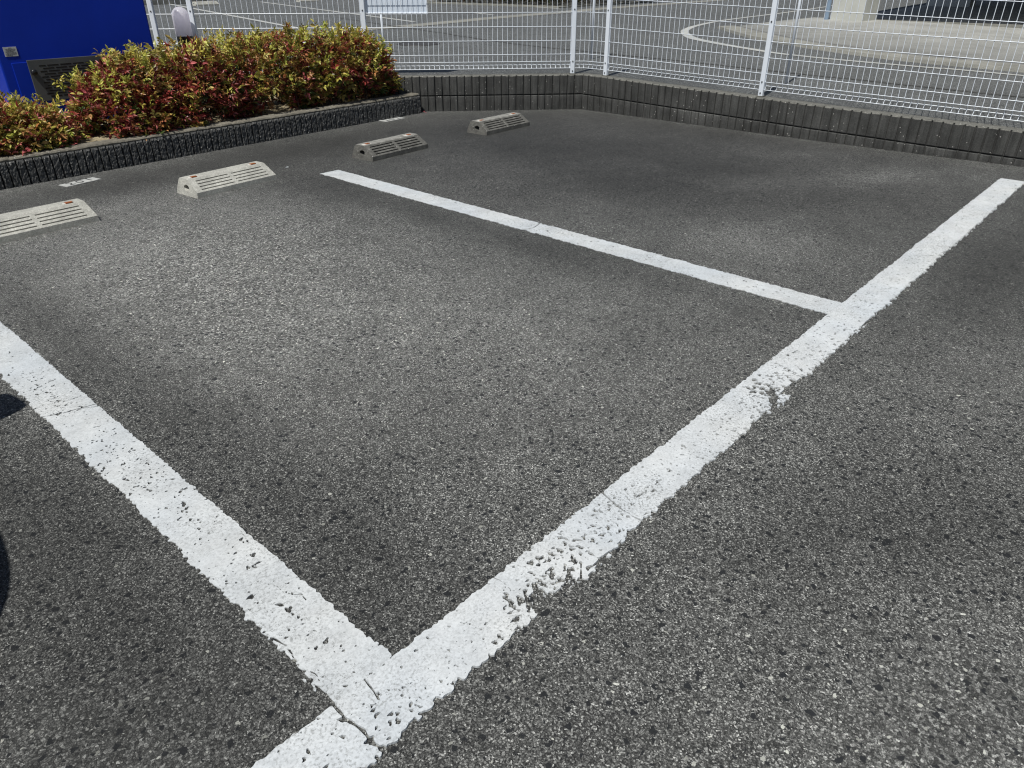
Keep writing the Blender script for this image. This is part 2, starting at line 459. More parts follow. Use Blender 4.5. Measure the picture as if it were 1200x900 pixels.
L, ev = path_points(wall_path)
def out_n(d): return Vector((-d.y, d.x))          # pointing away from the lot (path runs left to right)
PITCH, GROOVE, GD = 0.0765, 0.013, 0.014
S0 = L[1] - 22.4                                     # ribs only where the wall can be seen
svals = []
# ribs restart at the corner
def ribs(s0, s1):
    n = max(1, round((s1 - s0) / PITCH)); p = (s1 - s0) / n
    r = []
    for k in range(n):
        a = s0 + k * p
        j = rng.normal(0, .0012)
        r += [(a, -.003), (a + GROOVE * .25, -GD), (a + GROOVE * .75, -GD), (a + GROOVE * 1.1, -.001 + j), (a + p * .5, .0015 + j), (a + p - GROOVE * .25, -.001 + j)]
    return r
svals = ribs(S0, L[1] - .004) + [(L[1], 0)] + ribs(L[1] + .004, L[-1])
prof = []                                           # rows from the bottom: (height fraction function, depth offset)
verts, faces, stain = [], [], []
for (s, dep) in svals:
    p, d = ev(s)
    if abs(s - L[1]) < 1e-6: d = ((wall_path[1] - wall_path[0]).normalized() + (wall_path[2] - wall_path[1]).normalized()).normalized()
    n = out_n(d); zt = ztop(p.y); zj = zt - 0.192
    def P(off, z): return (p.x + n.x * off, p.y + n.y * off, z)
    e = rng.normal(0, .0018)
    o = -dep
    far = s < L[1]
    lime = max(0.0, float(vnoise(s, 0, 4, 91)) - (.56 if far else .66)) * 3 * (.5 + float(vnoise(s, 3, 40, 92)))
    stain += [.95, 1 + lime * .35, 1 + lime + .25, 1 + lime, .6, .6, .9, 1.0, 1.0 + .25 * float(vnoise(s, 7, 3, 93)), 1.15, 1.0, 1.0]
    stain[-6:-4] = [1.0 + lime * .1, 1.0]
    verts += [P(o, -0.05), P(o, zj - .045 - .03 * float(vnoise(s, 5, 9, 94))), P(o, zj - .011), P(.003 + o * .8, zj - .0050), P(.012 + o * .5, zj - .0035), P(.012 + o * .5, zj + .0040), P(.002 + o * .8, zj + .0050), P(o, zj + .010), P(o, (zj + zt) / 2),
              P(o, zt - .010 + e), P(.007 + abs(e), zt - .001), P(.135, zt)]
rows = 12
nS = len(svals)
midx = []
for i in range(nS - 1):
    for k in range(rows - 1):
        a = i * rows + k
        faces.append((a, a + rows, a + rows + 1, a + 1)); midx.append(1 if k >= 9 else 0)
rw = meshobj('retaining_wall', verts, faces, [M['rib'], M['wall_top']], None, midx)
point_tint(rw, 'stain', stain)
tag(rw, 'low grey ribbed concrete block wall below the white mesh fence, turning a corner', 'wall')

# road: one sheet that butts against the back of the wall and runs to the horizon
rows_y = [-300, -60, -8, -3, -.6, .855, 1.42, 2.41, 3.65, 4.8, 5.0]
def back_x(y):
    pts = [(-300, 7.33), (-8, 7.33), (-.6, 6.88), (.855, 6.76), (1.42, 6.715), (2.41, 6.672), (3.65, 6.655), (4.8, 6.65), (5.0, 6.64)]
    return float(np.interp(y, [a for a, _ in pts], [b for _, b in pts]))
cp = CORNER + Vector((.68, .733)) * .134
def far_x(y): return cp.x + FAR_D.x / FAR_D.y * (y - cp.y)
verts, faces = [], []
for y in rows_y: verts += [(back_x(y), y, ztop(y) - .002), (400, y, ztop(y) - .002)]
for y in (6, 8, 10, 14, 20): verts += [(far_x(y), y, ztop(y) - .002), (400, y, ztop(y) - .002)]
verts += [(far_x(20), 400, ztop(9) - .002), (400, 400, ztop(9) - .002)]
verts += [(-400, 20, ztop(9) - .002), (-400, 400, ztop(9) - .002)]
n = len(rows_y) + 6
for i in range(n - 1): faces.append((2 * i, 2 * i + 1, 2 * i + 3, 2 * i + 2))
faces.append((2 * n, 2 * (n - 2), 2 * (n - 1), 2 * n + 1))
b_ = len(verts)
verts += [(-400, 20, -.02), (far_x(20), 20, -.02)]
faces.append((b_, b_ + 1, 2 * (n - 2), 2 * n))
road = tag(meshobj('road', verts, faces, M['road']), kind='structure')

def strip(name, outer, inner, mat, dz, z=None):
    vs = [(x, y, (ztop(y) if z is None else z) - .002 + dz) for x, y in outer] + [(x, y, (ztop(y) if z is None else z) - .002 + dz) for x, y in inner]
    k = len(outer)
    # drop a small skirt so that the sheet has an edge
    return meshobj(name, vs, [(i, i + 1, k + i + 1, k + i) for i in range(k - 1)], mat)

def catmull(pts, n=6):
    pts = [np.array(p, float) for p in pts]
    out = []
    for i in range(len(pts) - 1):
        p0, p1, p2, p3 = pts[max(i - 1, 0)], pts[i], pts[i + 1], pts[min(i + 2, len(pts) - 1)]
        for k in range(n):
            t = k / n
            out.append(tuple(.5 * ((2 * p1) + (-p0 + p2) * t + (2 * p0 - 5 * p1 + 4 * p2 - p3) * t * t + (-p0 + 3 * p1 - 3 * p2 + p3) * t ** 3)))
    out.append(tuple(pts[-1])); return out

sm = catmull([(11.2, 15.5), (9.82, 11.13), (9.17, 9.18), (8.73, 7.77), (8.55, 6.6), (8.38, 5.28), (8.33, 4.32), (8.34, 3.53), (8.40, 2.82), (8.43, 1.98), (8.46, 1.27), (8.6, -3)])
sj = [(x + .018 * (float(vnoise(y, x, 3, 5)) - .5) * 2, y) for x, y in sm]
seam = strip('road_seam', [(x - .022 - .016 * float(vnoise(y, 0, 5, 8)), y) for x, y in sj], [(x + .018 + .016 * float(vnoise(y, 0, 6, 9)), y) for x, y in sj], M['seam'], .004)
tag(seam, kind='structure')

co = [(25.68, 9.67), (20.71, 8.95), (16.49, 8.5), (14.35, 8.03), (13.11, 7.59), (12.42, 7.23), (11.69, 6.74), (11.18, 6.28), (10.50, 5.33), (10.08, 4.6), (9.98, 4.04), (9.98, 3.34), (10.08, 2.44), (10.17, 1.57), (10.4, -6)]
ci = [(25.7, 9.50), (20.7, 8.75), (16.5, 8.30), (14.38, 7.83), (13.2, 7.38), (12.56, 7.04), (11.85, 6.52), (11.38, 6.06), (10.72, 5.22), (10.29, 4.5), (10.17, 4.0), (10.17, 3.38), (10.26, 2.47), (10.34, 1.6), (10.57, -6)]
ci = [(a[0] + (b[0] - a[0]) * .58, a[1] + (b[1] - a[1]) * .58) for a, b in zip(co, ci)]
curve = strip('curved_road_line', catmull(co, 5), catmull(ci, 5), M['paint_old'], .005)
tag(curve, 'curved white road edge line bending round the corner in front of the garage', 'painted line')

def far_line(a, b, w, label):
    a, b = Vector(a), Vector(b); d = (b - a).normalized(); n = Vector((-d.y, d.x)) * w / 2
    o = strip('far_parking_line', [tuple(a + n), tuple(b + n)], [tuple(a - n), tuple(b - n)], M['paint_old'], .005)
    tag(o, label, 'painted line', 'parking lines across the road')
far_line((12.6, 27.0), (8.45, 12.75), .13, 'faded white parking line across the road, passing behind the white bollard light')
far_line((15.6, 26.2), (11.38, 13.1), .13, 'long white parking line across the road, running down to the white board on the fence')
far_line((20.9, 23.6), (18.30, 14.7), .13, 'white parking line across the road that ends at the dark hedge')
far_line((14.95, 14.9), (14.62, 13.85), .14, 'short white line stub across the road, right of the white board')

# light gutter strip along the far side of the road
gn = [(-2, 10.6), (8.98, 11.75), (10.15, 11.85), (11.84, 12.15), (14.0, 12.64), (16.81, 13.0), (19.45, 13.57), (21.72, 13.80), (40, 15.5)]
gf = [(-2, 11.05), (8.98, 12.2), (10.15, 12.35), (11.84, 12.70), (14.0, 13.2), (16.81, 13.6), (19.45, 14.15), (21.72, 14.40), (40, 16.1)]
tag(strip('gutter', catmull(gn, 4)[::-1], catmull(gf, 4)[::-1], M['curb'], .006), kind='structure')

# concrete kerb and sloping apron of the garage
af = [(13.84, 7.29), (12.9, 6.5), (12.02, 5.71), (11.19, 4.65), (10.72, 3.6), (10.55, 2.91), (10.52, 2.25), (10.55, 1.64), (10.7, -12)]
ki = [(14.05, 7.05), (13.4, 6.5), (12.60, 5.75), (11.62, 4.75), (11.15, 3.75), (10.93, 3.0), (10.88, 2.34), (10.92, 1.71), (11.05, -12)]
a_, k_ = catmull(af, 4), catmull(ki, 4)
vs, fs = [], []
for (x, y), (x2, y2) in zip(a_, k_):
    z = ztop(y)
    vs += [(x, y, z - .01), (x + .015, y - .01, z + .035), (x2, y2, z + .045)]
for i in range(len(a_) - 1):
    for k in range(2): fs.append((3 * i + k, 3 * i + 3 + k, 3 * i + 4 + k, 3 * i + 1 + k))
tag(meshobj('kerb', vs, fs, M['curb']), kind='structure')
jl = strip('kerb_joint', [(x + .012, y) for x, y in k_], [(x + .055, y) for x, y in k_], M['seam'], .056)
tag(jl, kind='structure')
vs, fs = [], []
ap = k_
for (x2, y2) in ap:
    ye = y2 if y2 < 5.9 else 5.9 + (y2 - 5.9) * .6
    vs += [(x2 + .012, y2, ztop(y2) + .030), (x2 * .45 + 16.65 * .55, y2 * .5 + ye * .5, ztop(y2) + .075), (16.65, ye, ztop(y2) + .10)]
for i in range(len(ap) - 1):
    for k in range(2): fs.append((3 * i + k, 3 * i + 3 + k, 3 * i + 4 + k, 3 * i + 1 + k))
pv = meshobj('pavement', vs, fs, M['apron'])
point_tint(pv, 'stain', [v for i in range(len(ap)) for v in (.62, .98, 1.12)])
tag(pv, kind='structure')

# ------------------------------------------------------------------ garage building
g_root = empty('garage_building', (16.65, 2.0, .40))
tag(g_root, 'open garage with a cream pillar and a dark shaded interior across the road', 'building')
def gp(mb, name, mats): 
    o = mb.build(name, mats, g_root); o.matrix_parent_inverse.identity()
    for v in o.data.vertices: v.co -= g_root.location
    return o
mb = MB(); mb.prism([(16.65, 6.2), (16.65, -12), (34, -12), (34, 7.6)], .02, .43); gp(mb, 'garage_floor', M['dark_floor'])
mb = MB(); mb.box((16.62, -3.2, .41), (.10, 18.0, .07)); gp(mb, 'threshold', M['curb'])
mb = MB(); mb.prism([(15.62, 6.30), (15.62, -12), (34, -12), (34, 8.4)], 2.85, 3.25); gp(mb, 'roof_slab', M['pillar'])
mb = MB(); mb.prism([(15.9, 6.2), (15.9, -12), (34, -12), (34, 8.2)], 3.25, 6.4); gp(mb, 'upper_storey', M['pillar'])
mb = MB(); mb.prism([(16.24, 6.11), (16.00, 5.40), (16.62, 5.34), (16.86, 6.05)], .30, 2.85); gp(mb, 'pillar', M['pillar'])
mb = MB(); mb.tube([(16.20, 6.17, .36), (16.20, 6.17, 2.85)], .045, 10); gp(mb, 'drainpipe', M['pipe'])
mb = MB(); mb.box((25.0, 6.15, 1.6), (.6, 1.1, 2.45)); gp(mb, 'inner_column', M['grey_wall'])
mb = MB(); mb.box((33.8, -2.2, 1.6), (.3, 19.4, 2.4)); gp(mb, 'rear_wall', M['grey_wall'])
mb = MB(); mb.box((22, -11.8, 1.6), (11, .3, 2.4)); gp(mb, 'side_wall', M['grey_wall'])

# ------------------------------------------------------------------ white mesh fence on the wall
f_root = empty('mesh_fence', (CORNER.x, CORNER.y, .34))
tag(f_root, 'white welded wire mesh fence with square posts standing on the block wall', 'fence')
OFF = .055
fc = CORNER + Vector((.68, .733)) * OFF
def far_pt(t): return fc + FAR_D * t
bend = Vector((6.566, 4.905))
posts = [far_pt(13.6), far_pt(11.6), far_pt(9.6), far_pt(7.6), far_pt(5.9), far_pt(4.204), far_pt(3.837), far_pt(2.199), far_pt(.096), Vector((6.595, 4.66)), Vector((6.611, 2.97)), Vector((6.70, .76)), Vector((6.86, -1.25)), Vector((6.99, -3.25))]
WZ = [.057, .089, .122, .190, .318, .446, .574, .702, .83, .958, 1.03, 1.062, 1.094]
def local(o):
    for v in o.data.vertices: v.co -= f_root.location
    return o
for i, p in enumerate(posts):
    d = (posts[min(i + 1, len(posts) - 1)] - posts[max(i - 1, 0)]).normalized() if i not in (8, 9) else ((posts[8] - posts[7]).normalized() if i == 8 else (posts[10] - posts[9]).normalized())
    rz = math.atan2(d.y, d.x); zt = ztop(p.y)
    mb = MB()
    mb.box((p.x, p.y, zt + .575), (.042, .042, 1.15), rz, bevel=.006)
    mb.box((p.x, p.y, zt + 1.155), (.048, .048, .016), rz, bevel=.004)
    po = local(mb.build('post', M['white_metal'], f_root))
    nn = Vector((d.y, -d.x))
    for z in (.03, .122, .60, 1.03):
        q = p + nn * .0225
        mb = MB()
        mb.lathe([(.0, .003), (.006, .003), (.0075, 0)], (0, 0, 0), 8)
        mb.v = [(q.x + d.x * x + nn.x * h, q.y + d.y * x + nn.y * h, zt + z + y) for x, y, h in mb.v]
        local(mb.build('bolt', M['grille'], po))
    mb = MB(); mb.box((p.x, p.y, zt + .004), (.062, .058, .008), rz, bevel=.002)
    local(mb.build('base_plate', M['wall_top'], po))
def panel(pts):
    """wire panel through plan points"""
    mb = MB()
    Lp, evp = path_points(pts)
    tot = Lp[-1]
    ss = sorted(set([0, tot] + Lp + list(np.linspace(0, tot, max(2, int(tot / .5))))))
    def at_(s, dz, bulge=0):
        p, d = evp(s); n = Vector((-d.y, d.x))
        return Vector((p.x + n.x * bulge, p.y + n.y * bulge, ztop(p.y) + dz))
    bul = lambda z: .028 if abs(z - .089) < .001 or abs(z - 1.062) < .001 else 0.0
    for z in WZ: mb.tube([at_(s, z, bul(z) - .004) for s in ss], .0027, 5)
    n = max(1, round(tot / .0505))
    for k in range(n):
        s = (k + .5) * tot / n
        jit = rng.normal(0, .0009)
        mb.tube([at_(s + jit * (j % 3 - 1), z, bul(z)) for j, z in enumerate((.053, .089, .122, .446, .80, 1.03, 1.062, 1.098))], .0027, 5)
    return local(mb.build('mesh_panel', M['white_metal'], f_root))
for i in range(len(posts) - 1):
    panel([posts[i], posts[i + 1]] if i != 8 else [posts[8], bend, posts[9]])

# white board hung on the road side of the fence
b0, b1 = far_pt(2.165), far_pt(1.571)
bo = Vector((.68, .733)) * .03
b_root = empty('board', ((b0.x + b1.x) / 2 + bo.x, (b0.y + b1.y) / 2 + bo.y, 1.12))
b_root.rotation_euler = (0, 0, math.atan2(b1.y - b0.y, b1.x - b0.x))
tag(b_root, 'plain bluish white board hung on the back of the fence above the hedge end', 'board')
w = (b1 - b0).length
mb = MB(); mb.box((0, 0, 0), (w, .006, .42), 0, bevel=.002); mb.build('panel', M['board'], b_root)
mb = MB()
for z in (-.208, .208): mb.box((0, -.002, z), (w + .012, .016, .016), 0, bevel=.002)
for x in (-1, 1): mb.box((x * w / 2, -.002, 0), (.014, .0165, .40), 0, bevel=.002)
mb.build('frame', M['white_metal'], b_root)

for (x, y, h, lab) in ((7.81, 5.75, 1.25, 'thin white pole on the road side of the fence, between the two corner posts'), (7.54, 3.15, 1.35, 'thin white pole on the road side of the fence, right of the far right post'), (6.60, 8.23, .50, 'short thin white pole with dark cap below the white board')):
    r = empty('marker_pole', (x, y, ztop(y)))
    tag(r, lab, 'pole', 'thin poles behind the fence')
    mb = MB(); mb.tube([(0, 0, 0), (0, 0, h)], .013, 10); mb.build('shaft', M['white_metal'], r, True)
    mb = MB(); mb.lathe([(.017, 0), (.017, .03), (.010, .04), (0, .041)], (0, 0, h - .01), 12); mb.build('cap', M['grille'], r, True)

# manhole
r = empty('manhole_cover', (7.81, 8.92, ztop(8.9)))
tag(r, 'round dark iron manhole cover in the road behind the fence', 'manhole cover')
mb = MB(); mb.lathe([(0.0, .006), (.27, .006), (.272, .004)], n=40); mb.build('cover', M['iron'], r)
mb = MB(); mb.lathe([(.278, .002), (.28, .007), (.315, .007), (.32, .002)], n=40); mb.build('rim', M['iron'], r)

# ------------------------------------------------------------------ planter
PL0, PL1 = Vector((-3.0, 5.60)), Vector((5.22, 5.985))
pd = (PL1 - PL0).normalized(); pn = Vector((-pd.y, pd.x))     # pn points into the bed
plen = (PL1 - PL0).length
PZ = .190
p_root = empty('planter_wall', (PL0.x, PL0.y, 0), math.atan2(pd.y, pd.x))
tag(p_root, 'low planter wall of rough dark split stone blocks in front of the red shrubs', 'wall')
pitch = .0545
nr = int(plen / pitch); pitch = plen / nr
verts, faces = [], []
UW, VH = 5, 17
for k in range(nr):
    s0 = k * pitch
    base = len(verts)
    us = [s0 + .005, s0 + .0085] + [s0 + .0085 + (pitch - .0155) * t for t in (.2, .4, .6, .8)] + [s0 + pitch - .0035, s0 + pitch - .0005]
    nU = len(us)
    for j in range(VH):
        z = -.03 + (PZ - .022 + .03) * j / (VH - 1)
        for q, u in enumerate(us):
            if q in (0, nU - 1): o = .020
            else:
                o = rng.normal(-.001, .0019) - .003
                if j == VH - 1: o = .003 + abs(rng.normal(0, .002))
            verts.append((u + (0 if q in (0, nU - 1) else rng.normal(0, .0015)), o, z + (0 if j in (0, VH - 1) else rng.normal(0, .003))))
    for j in range(VH - 1):
        for q in range(nU - 1):
            a = base + j * nU + q
            faces.append((a, a + 1, a + 1 + nU, a + nU))
    # groove bottom to the next rib
    e = len(verts); 
    verts += [(s0 + pitch - .0005, .0205, -.03), (s0 + pitch + .005, .0205, -.03), (s0 + pitch + .005, .0205, PZ - .02), (s0 + pitch - .0005, .0205, PZ - .02)]
    faces.append((e, e + 1, e + 2, e + 3))
meshobj('stone_face', verts, faces, M['split'], p_root)
verts, faces = [], []
cs = np.arange(0, plen + .001, .02)
for s in cs:
    e = float(rng.normal(0, .0016)); f = .003 * (float(vnoise(s, 1, 6, 4)) - .5)
    verts += [(s, .006 + abs(e), PZ - .022), (s, .003 + abs(e) * 1.2, PZ - .012 + e), (s, .010 + abs(e), PZ - .002 + e + f), (s, .065, PZ + f), (s, .122, PZ - .001), (s, .124, .06)]
for i in range(len(cs) - 1):
    for k in range(5):
        a = i * 6 + k
        faces.append((a, a + 6, a + 7, a + 1))
meshobj('coping', verts, faces, M['cap'], p_root)

mb = MB(); mb.box((.06, 3.6, .07), (.12, 6.95, .26), 0, bevel=.01); mb.build('end_wall', M['cap'], p_root)

# soil of the bed, an uneven sheet behind the planter wall
verts, faces = [], []
sx = np.arange(-2.9, 5.25, .06); 
nv = 26
for s in sx:
    t = (s - PL0.x) / pd.x
    p0 = PL0 + pd * t + pn * .123
    # reach to the fence wall
    yb = min(far_x and (CORNER.y + FAR_D.y / FAR_D.x * (s - CORNER.x)) + .02, 9.5)
    yb = max(yb, p0.y + .002)
    for k in range(nv):
        y = p0.y + (yb - p0.y) * k / (nv - 1)
        verts.append((s, y, .163 + .03 * (float(fbm(s, y, 5, 2)) - .5) + .012 * min(1, (y - p0.y) / .3)))
for i in range(len(sx) - 1):
    for k in range(nv - 1):
        a = i * nv + k
        faces.append((a, a + nv, a + nv + 1, a + 1))
tag(meshobj('soil', verts, faces, M['soil']), kind='structure')

# ------------------------------------------------------------------ parking lines: thick chipped paint, cut out cell by cell
def march(f, us, vs):
    """filled contour of f>0 on a grid: returns 2D verts, faces, boundary edges"""
    ny_, nx_ = f.shape
    ins = f > 0
    vid = {}; P2 = []
    def vtx(key, u, v):
        k = vid.get(key)
        if k is None:
            k = vid[key] = len(P2); P2.append((u, v))
        return k
    F, E = [], []
    cnt = ins[:-1, :-1].astype(int) + ins[:-1, 1:] + ins[1:, 1:] + ins[1:, :-1]
    for j, i in zip(*np.nonzero(cnt)):
        cs_ = ((j, i), (j, i + 1), (j + 1, i + 1), (j + 1, i))
        if cnt[j, i] == 4:
            F.append([vtx((a, b), us[b], vs[a]) for a, b in cs_]); continue
        poly, cross = [], []
        for k in range(4):
            a, b = cs_[k], cs_[(k + 1) % 4]
            if ins[a]:
                poly.append(vtx(a, us[a[1]], vs[a[0]]))
            if ins[a] != ins[b]:
                fa, fb = f[a], f[b]; t = fa / (fa - fb)
                u = us[a[1]] + (us[b[1]] - us[a[1]]) * t; v = vs[a[0]] + (vs[b[0]] - vs[a[0]]) * t
                key = ('e', min(a, b), max(a, b))
                idx = vtx(key, u, v); poly.append(idx); cross.append((idx, ins[a]))
        if len(poly) >= 3: F.append(poly)
        for q in range(len(cross)):
            if cross[q][1]: E.append((cross[q][0], cross[(q + 1) % len(cross)][0]))
    return P2, F, E

def painted_line(name, label, u0, u1, v0, v1, horiz, seed, z, mat, rag=(.004, .004), ragfun=None, dots=(), cracks=(), damage=(), taper=(0, 0), step=.0032, butt=False):
    """u runs along the line, v across it. dots: (u, v, ru, rv, count, rmin, rmax)"""
    r = np.random.default_rng(seed)
    us = np.arange(u0 - .03, u1 + .03, step); vs = np.arange(v0 - .03, v1 + .03, step)
    U, V = np.meshgrid(us, vs)
    def jag(s):
        amp = .45 + 1.15 * vnoise(U, 0 * U + s, 3.5, s + 8)
        return amp * (fbm(U, V * .3, 9, s, 2) - .5) * .55 + amp * (vnoise(U, V * .6, 55, s + 3) - .5) * 1.0 + amp * (vnoise(U, V, 130, s + 5) - .5) * 1.1
    g0, g1 = rag
    k0 = ragfun[0](U) if ragfun else 1.0
    k1 = ragfun[1](U) if ragfun else 1.0
    lo = V - (v0 + jag(seed) * g0 * 2 * k0 + (0 if not ragfun else g0 * (k0 - 1) * .4))
    hi = (v1 + jag(seed + 50) * g1 * 2 * k1 - (0 if not ragfun else g1 * (k1 - 1) * .4)) - V
    f = np.minimum(lo, hi)
    endn = (fbm(V, U * .3, 20, seed + 9, 3) - .5) * .012
    if not horiz: endn = endn * .12
    f = np.minimum(f, np.minimum(U - (u0 + endn), (u1 + endn * .7) - U))
    def stamp(u, v, ru, rv, a):
        R_ = max(ru, rv) * 1.6 + .01
        i0, i1 = np.searchsorted(us, (u - R_, u + R_)); j0, j1 = np.searchsorted(vs, (v - R_, v + R_))
        if i1 - i0 < 2 or j1 - j0 < 2: return
        uu, vv = U[j0:j1, i0:i1] - u, V[j0:j1, i0:i1] - v
        ca, sa = math.cos(a), math.sin(a)
        x, y = (uu * ca + vv * sa) / ru, (-uu * sa + vv * ca) / rv
        th = np.arctan2(y, x)
        wob = 1 + .22 * np.sin(3 * th + a * 7) + .15 * np.sin(5 * th + a * 3)
        d = (np.sqrt(x * x + y * y) - wob) * min(ru, rv)
        f[j0:j1, i0:i1] = np.minimum(f[j0:j1, i0:i1], d)
    for (cu, cv, su, sv, cnt, rmin, rmax) in dots:
        for _ in range(int(cnt * 1.5)):
            u, v = r.normal(cu, su * 1.15), r.normal(cv, sv * 1.1)
            q = max(rmin, .0017) + (rmax - rmin) * r.random() ** 3.4
            stamp(u, v, q * r.uniform(.9, 1.7), q * r.uniform(.6, 1.0), r.uniform(0, math.pi))
    for (cu, cv, ru, rv, a) in damage: stamp(cu, cv, ru, rv, R(a))
    for pts, wd in cracks:
        for (a, b) in zip(pts, pts[1:]):
            a, b = np.array(a), np.array(b); dlen = np.linalg.norm(b - a)
            t = np.clip(((U - a[0]) * (b[0] - a[0]) + (V - a[1]) * (b[1] - a[1])) / dlen ** 2, 0, 1)
            d = np.hypot(U - (a[0] + t * (b[0] - a[0])), V - (a[1] + t * (b[1] - a[1])))
            f = np.minimum(f, d - wd * (.35 + .9 * vnoise(U, V, 60, seed + 31)))
    P2, F, E = march(f, us, vs)
    P2 = np.array(P2)
    hz = z + (fbm(P2[:, 0], P2[:, 1], 18, seed + 70, 3) - .5) * .0012
    top = np.c_[P2[:, 0], P2[:, 1], hz] if horiz else np.c_[P2[:, 1], P2[:, 0], hz]
    b = len(top)
    used = sorted({i for e in E for i in e}); rem = {i: b + k for k, i in enumerate(used)}
    bot = top[used].copy(); bot[:, 2] = -.001
    faces = [q if horiz else q[::-1] for q in F]
    for a, c in E:
        q = [c, a, rem[a], rem[c]]
        faces.append(q if horiz else q[::-1])
    o = meshobj(name, np.r_[top, bot], faces, mat)
    tag(o, label, 'painted line')
    return o

# cross line: u = x, v = y
bump_ = lambda U, c, w, a: a * np.exp(-((U - c) / w) ** 2)
rag_lo = lambda U: 1.0 + bump_(U, 1.05, .14, 1.4) + bump_(U, 2.25, .25, 1.8) + bump_(U, 3.0, .3, 1.2) + bump_(U, 4.3, .6, .6)
rag_hi = lambda U: (.7 + bump_(U, 1.2, .3, .5)) * (1 - bump_(U, .53, .085, .92)) * (1 - bump_(U, 3.07, .10, .92))
painted_line('parking_line', 'long white line crossing the ends of both other lines, worst chipped near the middle', -1.6, 6.12, .7385, .889, True, 11, .0056, M['paint'],
    rag=(.0065, .0042), ragfun=(rag_lo, rag_hi),
    dots=[(1.2, .81, .9, .05, 260, .0012, .0034), (3.6, .81, 1.6, .05, 620, .0014, .0042), (.46, .79, .10, .04, 26, .0015, .006), (.55, .76, .12, .02, 50, .0012, .004), (.75, .80, .2, .045, 40, .001, .0045), (.90, .775, .055, .028, 85, .0015, .0075), (1.0, .80, .05, .04, 70, .0015, .009),
          (1.13, .80, .07, .04, 60, .0015, .008), (1.25, .81, .06, .04, 90, .001, .0045), (1.45, .80, .12, .035, 110, .001, .004), (1.75, .81, .2, .04, 45, .001, .004), (2.02, .79, .10, .035, 130, .0015, .006),
          (2.22, .80, .06, .042, 150, .002, .0085), (2.33, .79, .05, .03, 60, .002, .008), (2.55, .80, .15, .04, 70, .0015, .007), (2.9, .79, .2, .04, 90, .0015, .006), (3.3, .80, .3, .045, 200, .0015, .005), (4.0, .81, .4, .045, 230, .0015, .005), (4.8, .81, .5, .045, 220, .0015, .0055), (5.6, .81, .4, .045, 120, .0015, .006)],
    cracks=[([(.453, .905), (.450, .843), (.457, .800), (.452, .765), (.462, .725)], .0042), ([(1.362, .90), (1.345, .85), (1.333, .80), (1.329, .73)], .0032), ([(.53, .889), (.525, .85), (.52, .83)], .0026), ([(.915, .90), (.922, .86), (.915, .83)], .002), ([(1.06, .735), (1.10, .765)], .003)],
    damage=[(.935, .738, .016, .040, -28), (.925, .752, .018, .030, -30), (.965, .741, .030, .012, 0), (.918, .782, .006, .024, -35), (.985, .735, .05, .010, 5), (.452, .772, .010, .008, 0), (.458, .738, .006, .014, 0), (2.20, .780, .035, .016, 25), (2.27, .742, .05, .018, 0), (2.16, .752, .04, .014, 20), (2.36, .738, .03, .012, 0), (3.02, .735, .05, .010, 0), (1.14, .733, .03, .007, 0)])

# near stall line: u = y, v = x
rag_a = lambda U: 1.0 + bump_(U, 1.0, .16, 1.0)
painted_line('parking_line', 'wide white line at the near left, ending at the long crossing line', .8915, 4.58, .456, .606, False, 23, .0030, M['paint_stall'],
    rag=(.0052, .0040), ragfun=(rag_a, lambda U: .8 + 0 * U),
    dots=[(1.9, .53, .8, .05, 330, .0012, .0034), (1.00, .54, .06, .04, 45, .001, .0040), (1.25, .54, .1, .04, 22, .0015, .007), (1.17, .53, .2, .05, 35, .001, .004), (1.5, .52, .12, .05, 60, .001, .0045), (1.83, .525, .10, .035, 110, .001, .0045), (2.05, .53, .10, .04, 90, .001, .004), (2.2, .53, .3, .045, 60, .001, .0045), (2.62, .52, .10, .04, 90, .0015, .0055), (2.9, .53, .2, .045, 70, .0015, .005), (3.6, .53, .6, .045, 60, .0015, .005)],
    cracks=[([(2.49, .45), (2.475, .48), (2.462, .51), (2.455, .55), (2.44, .61)], .0034), ([(2.455, .55), (2.42, .606)], .0026), ([(1.27, .548), (1.245, .556), (1.232, .552), (1.20, .566), (1.19, .579), (1.165, .575)], .0019), ([(1.03, .458), (1.06, .468), (1.09, .470), (1.13, .462)], .0030), ([(.955, .466), (.975, .472), (.99, .468)], .0016), ([(1.5, .60), (1.42, .585), (1.38, .60)], .0012)],
    damage=[(2.468, .497, .012, .006, 60), (1.005, .452, .03, .006, 0), (.92, .452, .03, .008, 0)])

# line between the two stalls
painted_line('parking_line', 'thinner looking white line between the pale wheel stops and the grey ones', .8925, 4.575, 2.995, 3.152, False, 37, .0030, M['paint_stall'],
    rag=(.0052, .0052), step=.0038,
    dots=[(2.6, 3.07, 1.1, .05, 420, .0014, .0042), (1.3, 3.07, .2, .045, 60, .0015, .006), (1.9, 3.07, .3, .045, 110, .0015, .006), (2.6, 3.07, .3, .045, 110, .0015, .0055), (3.3, 3.07, .4, .045, 110, .0015, .0055), (4.1, 3.07, .3, .045, 70, .0015, .005)],
    cracks=[([(2.62, 2.99), (2.60, 3.06), (2.63, 3.16)], .0035)],
    damage=[(1.62, 3.152, .03, .006, 0), (2.2, 2.993, .03, .006, 0)])

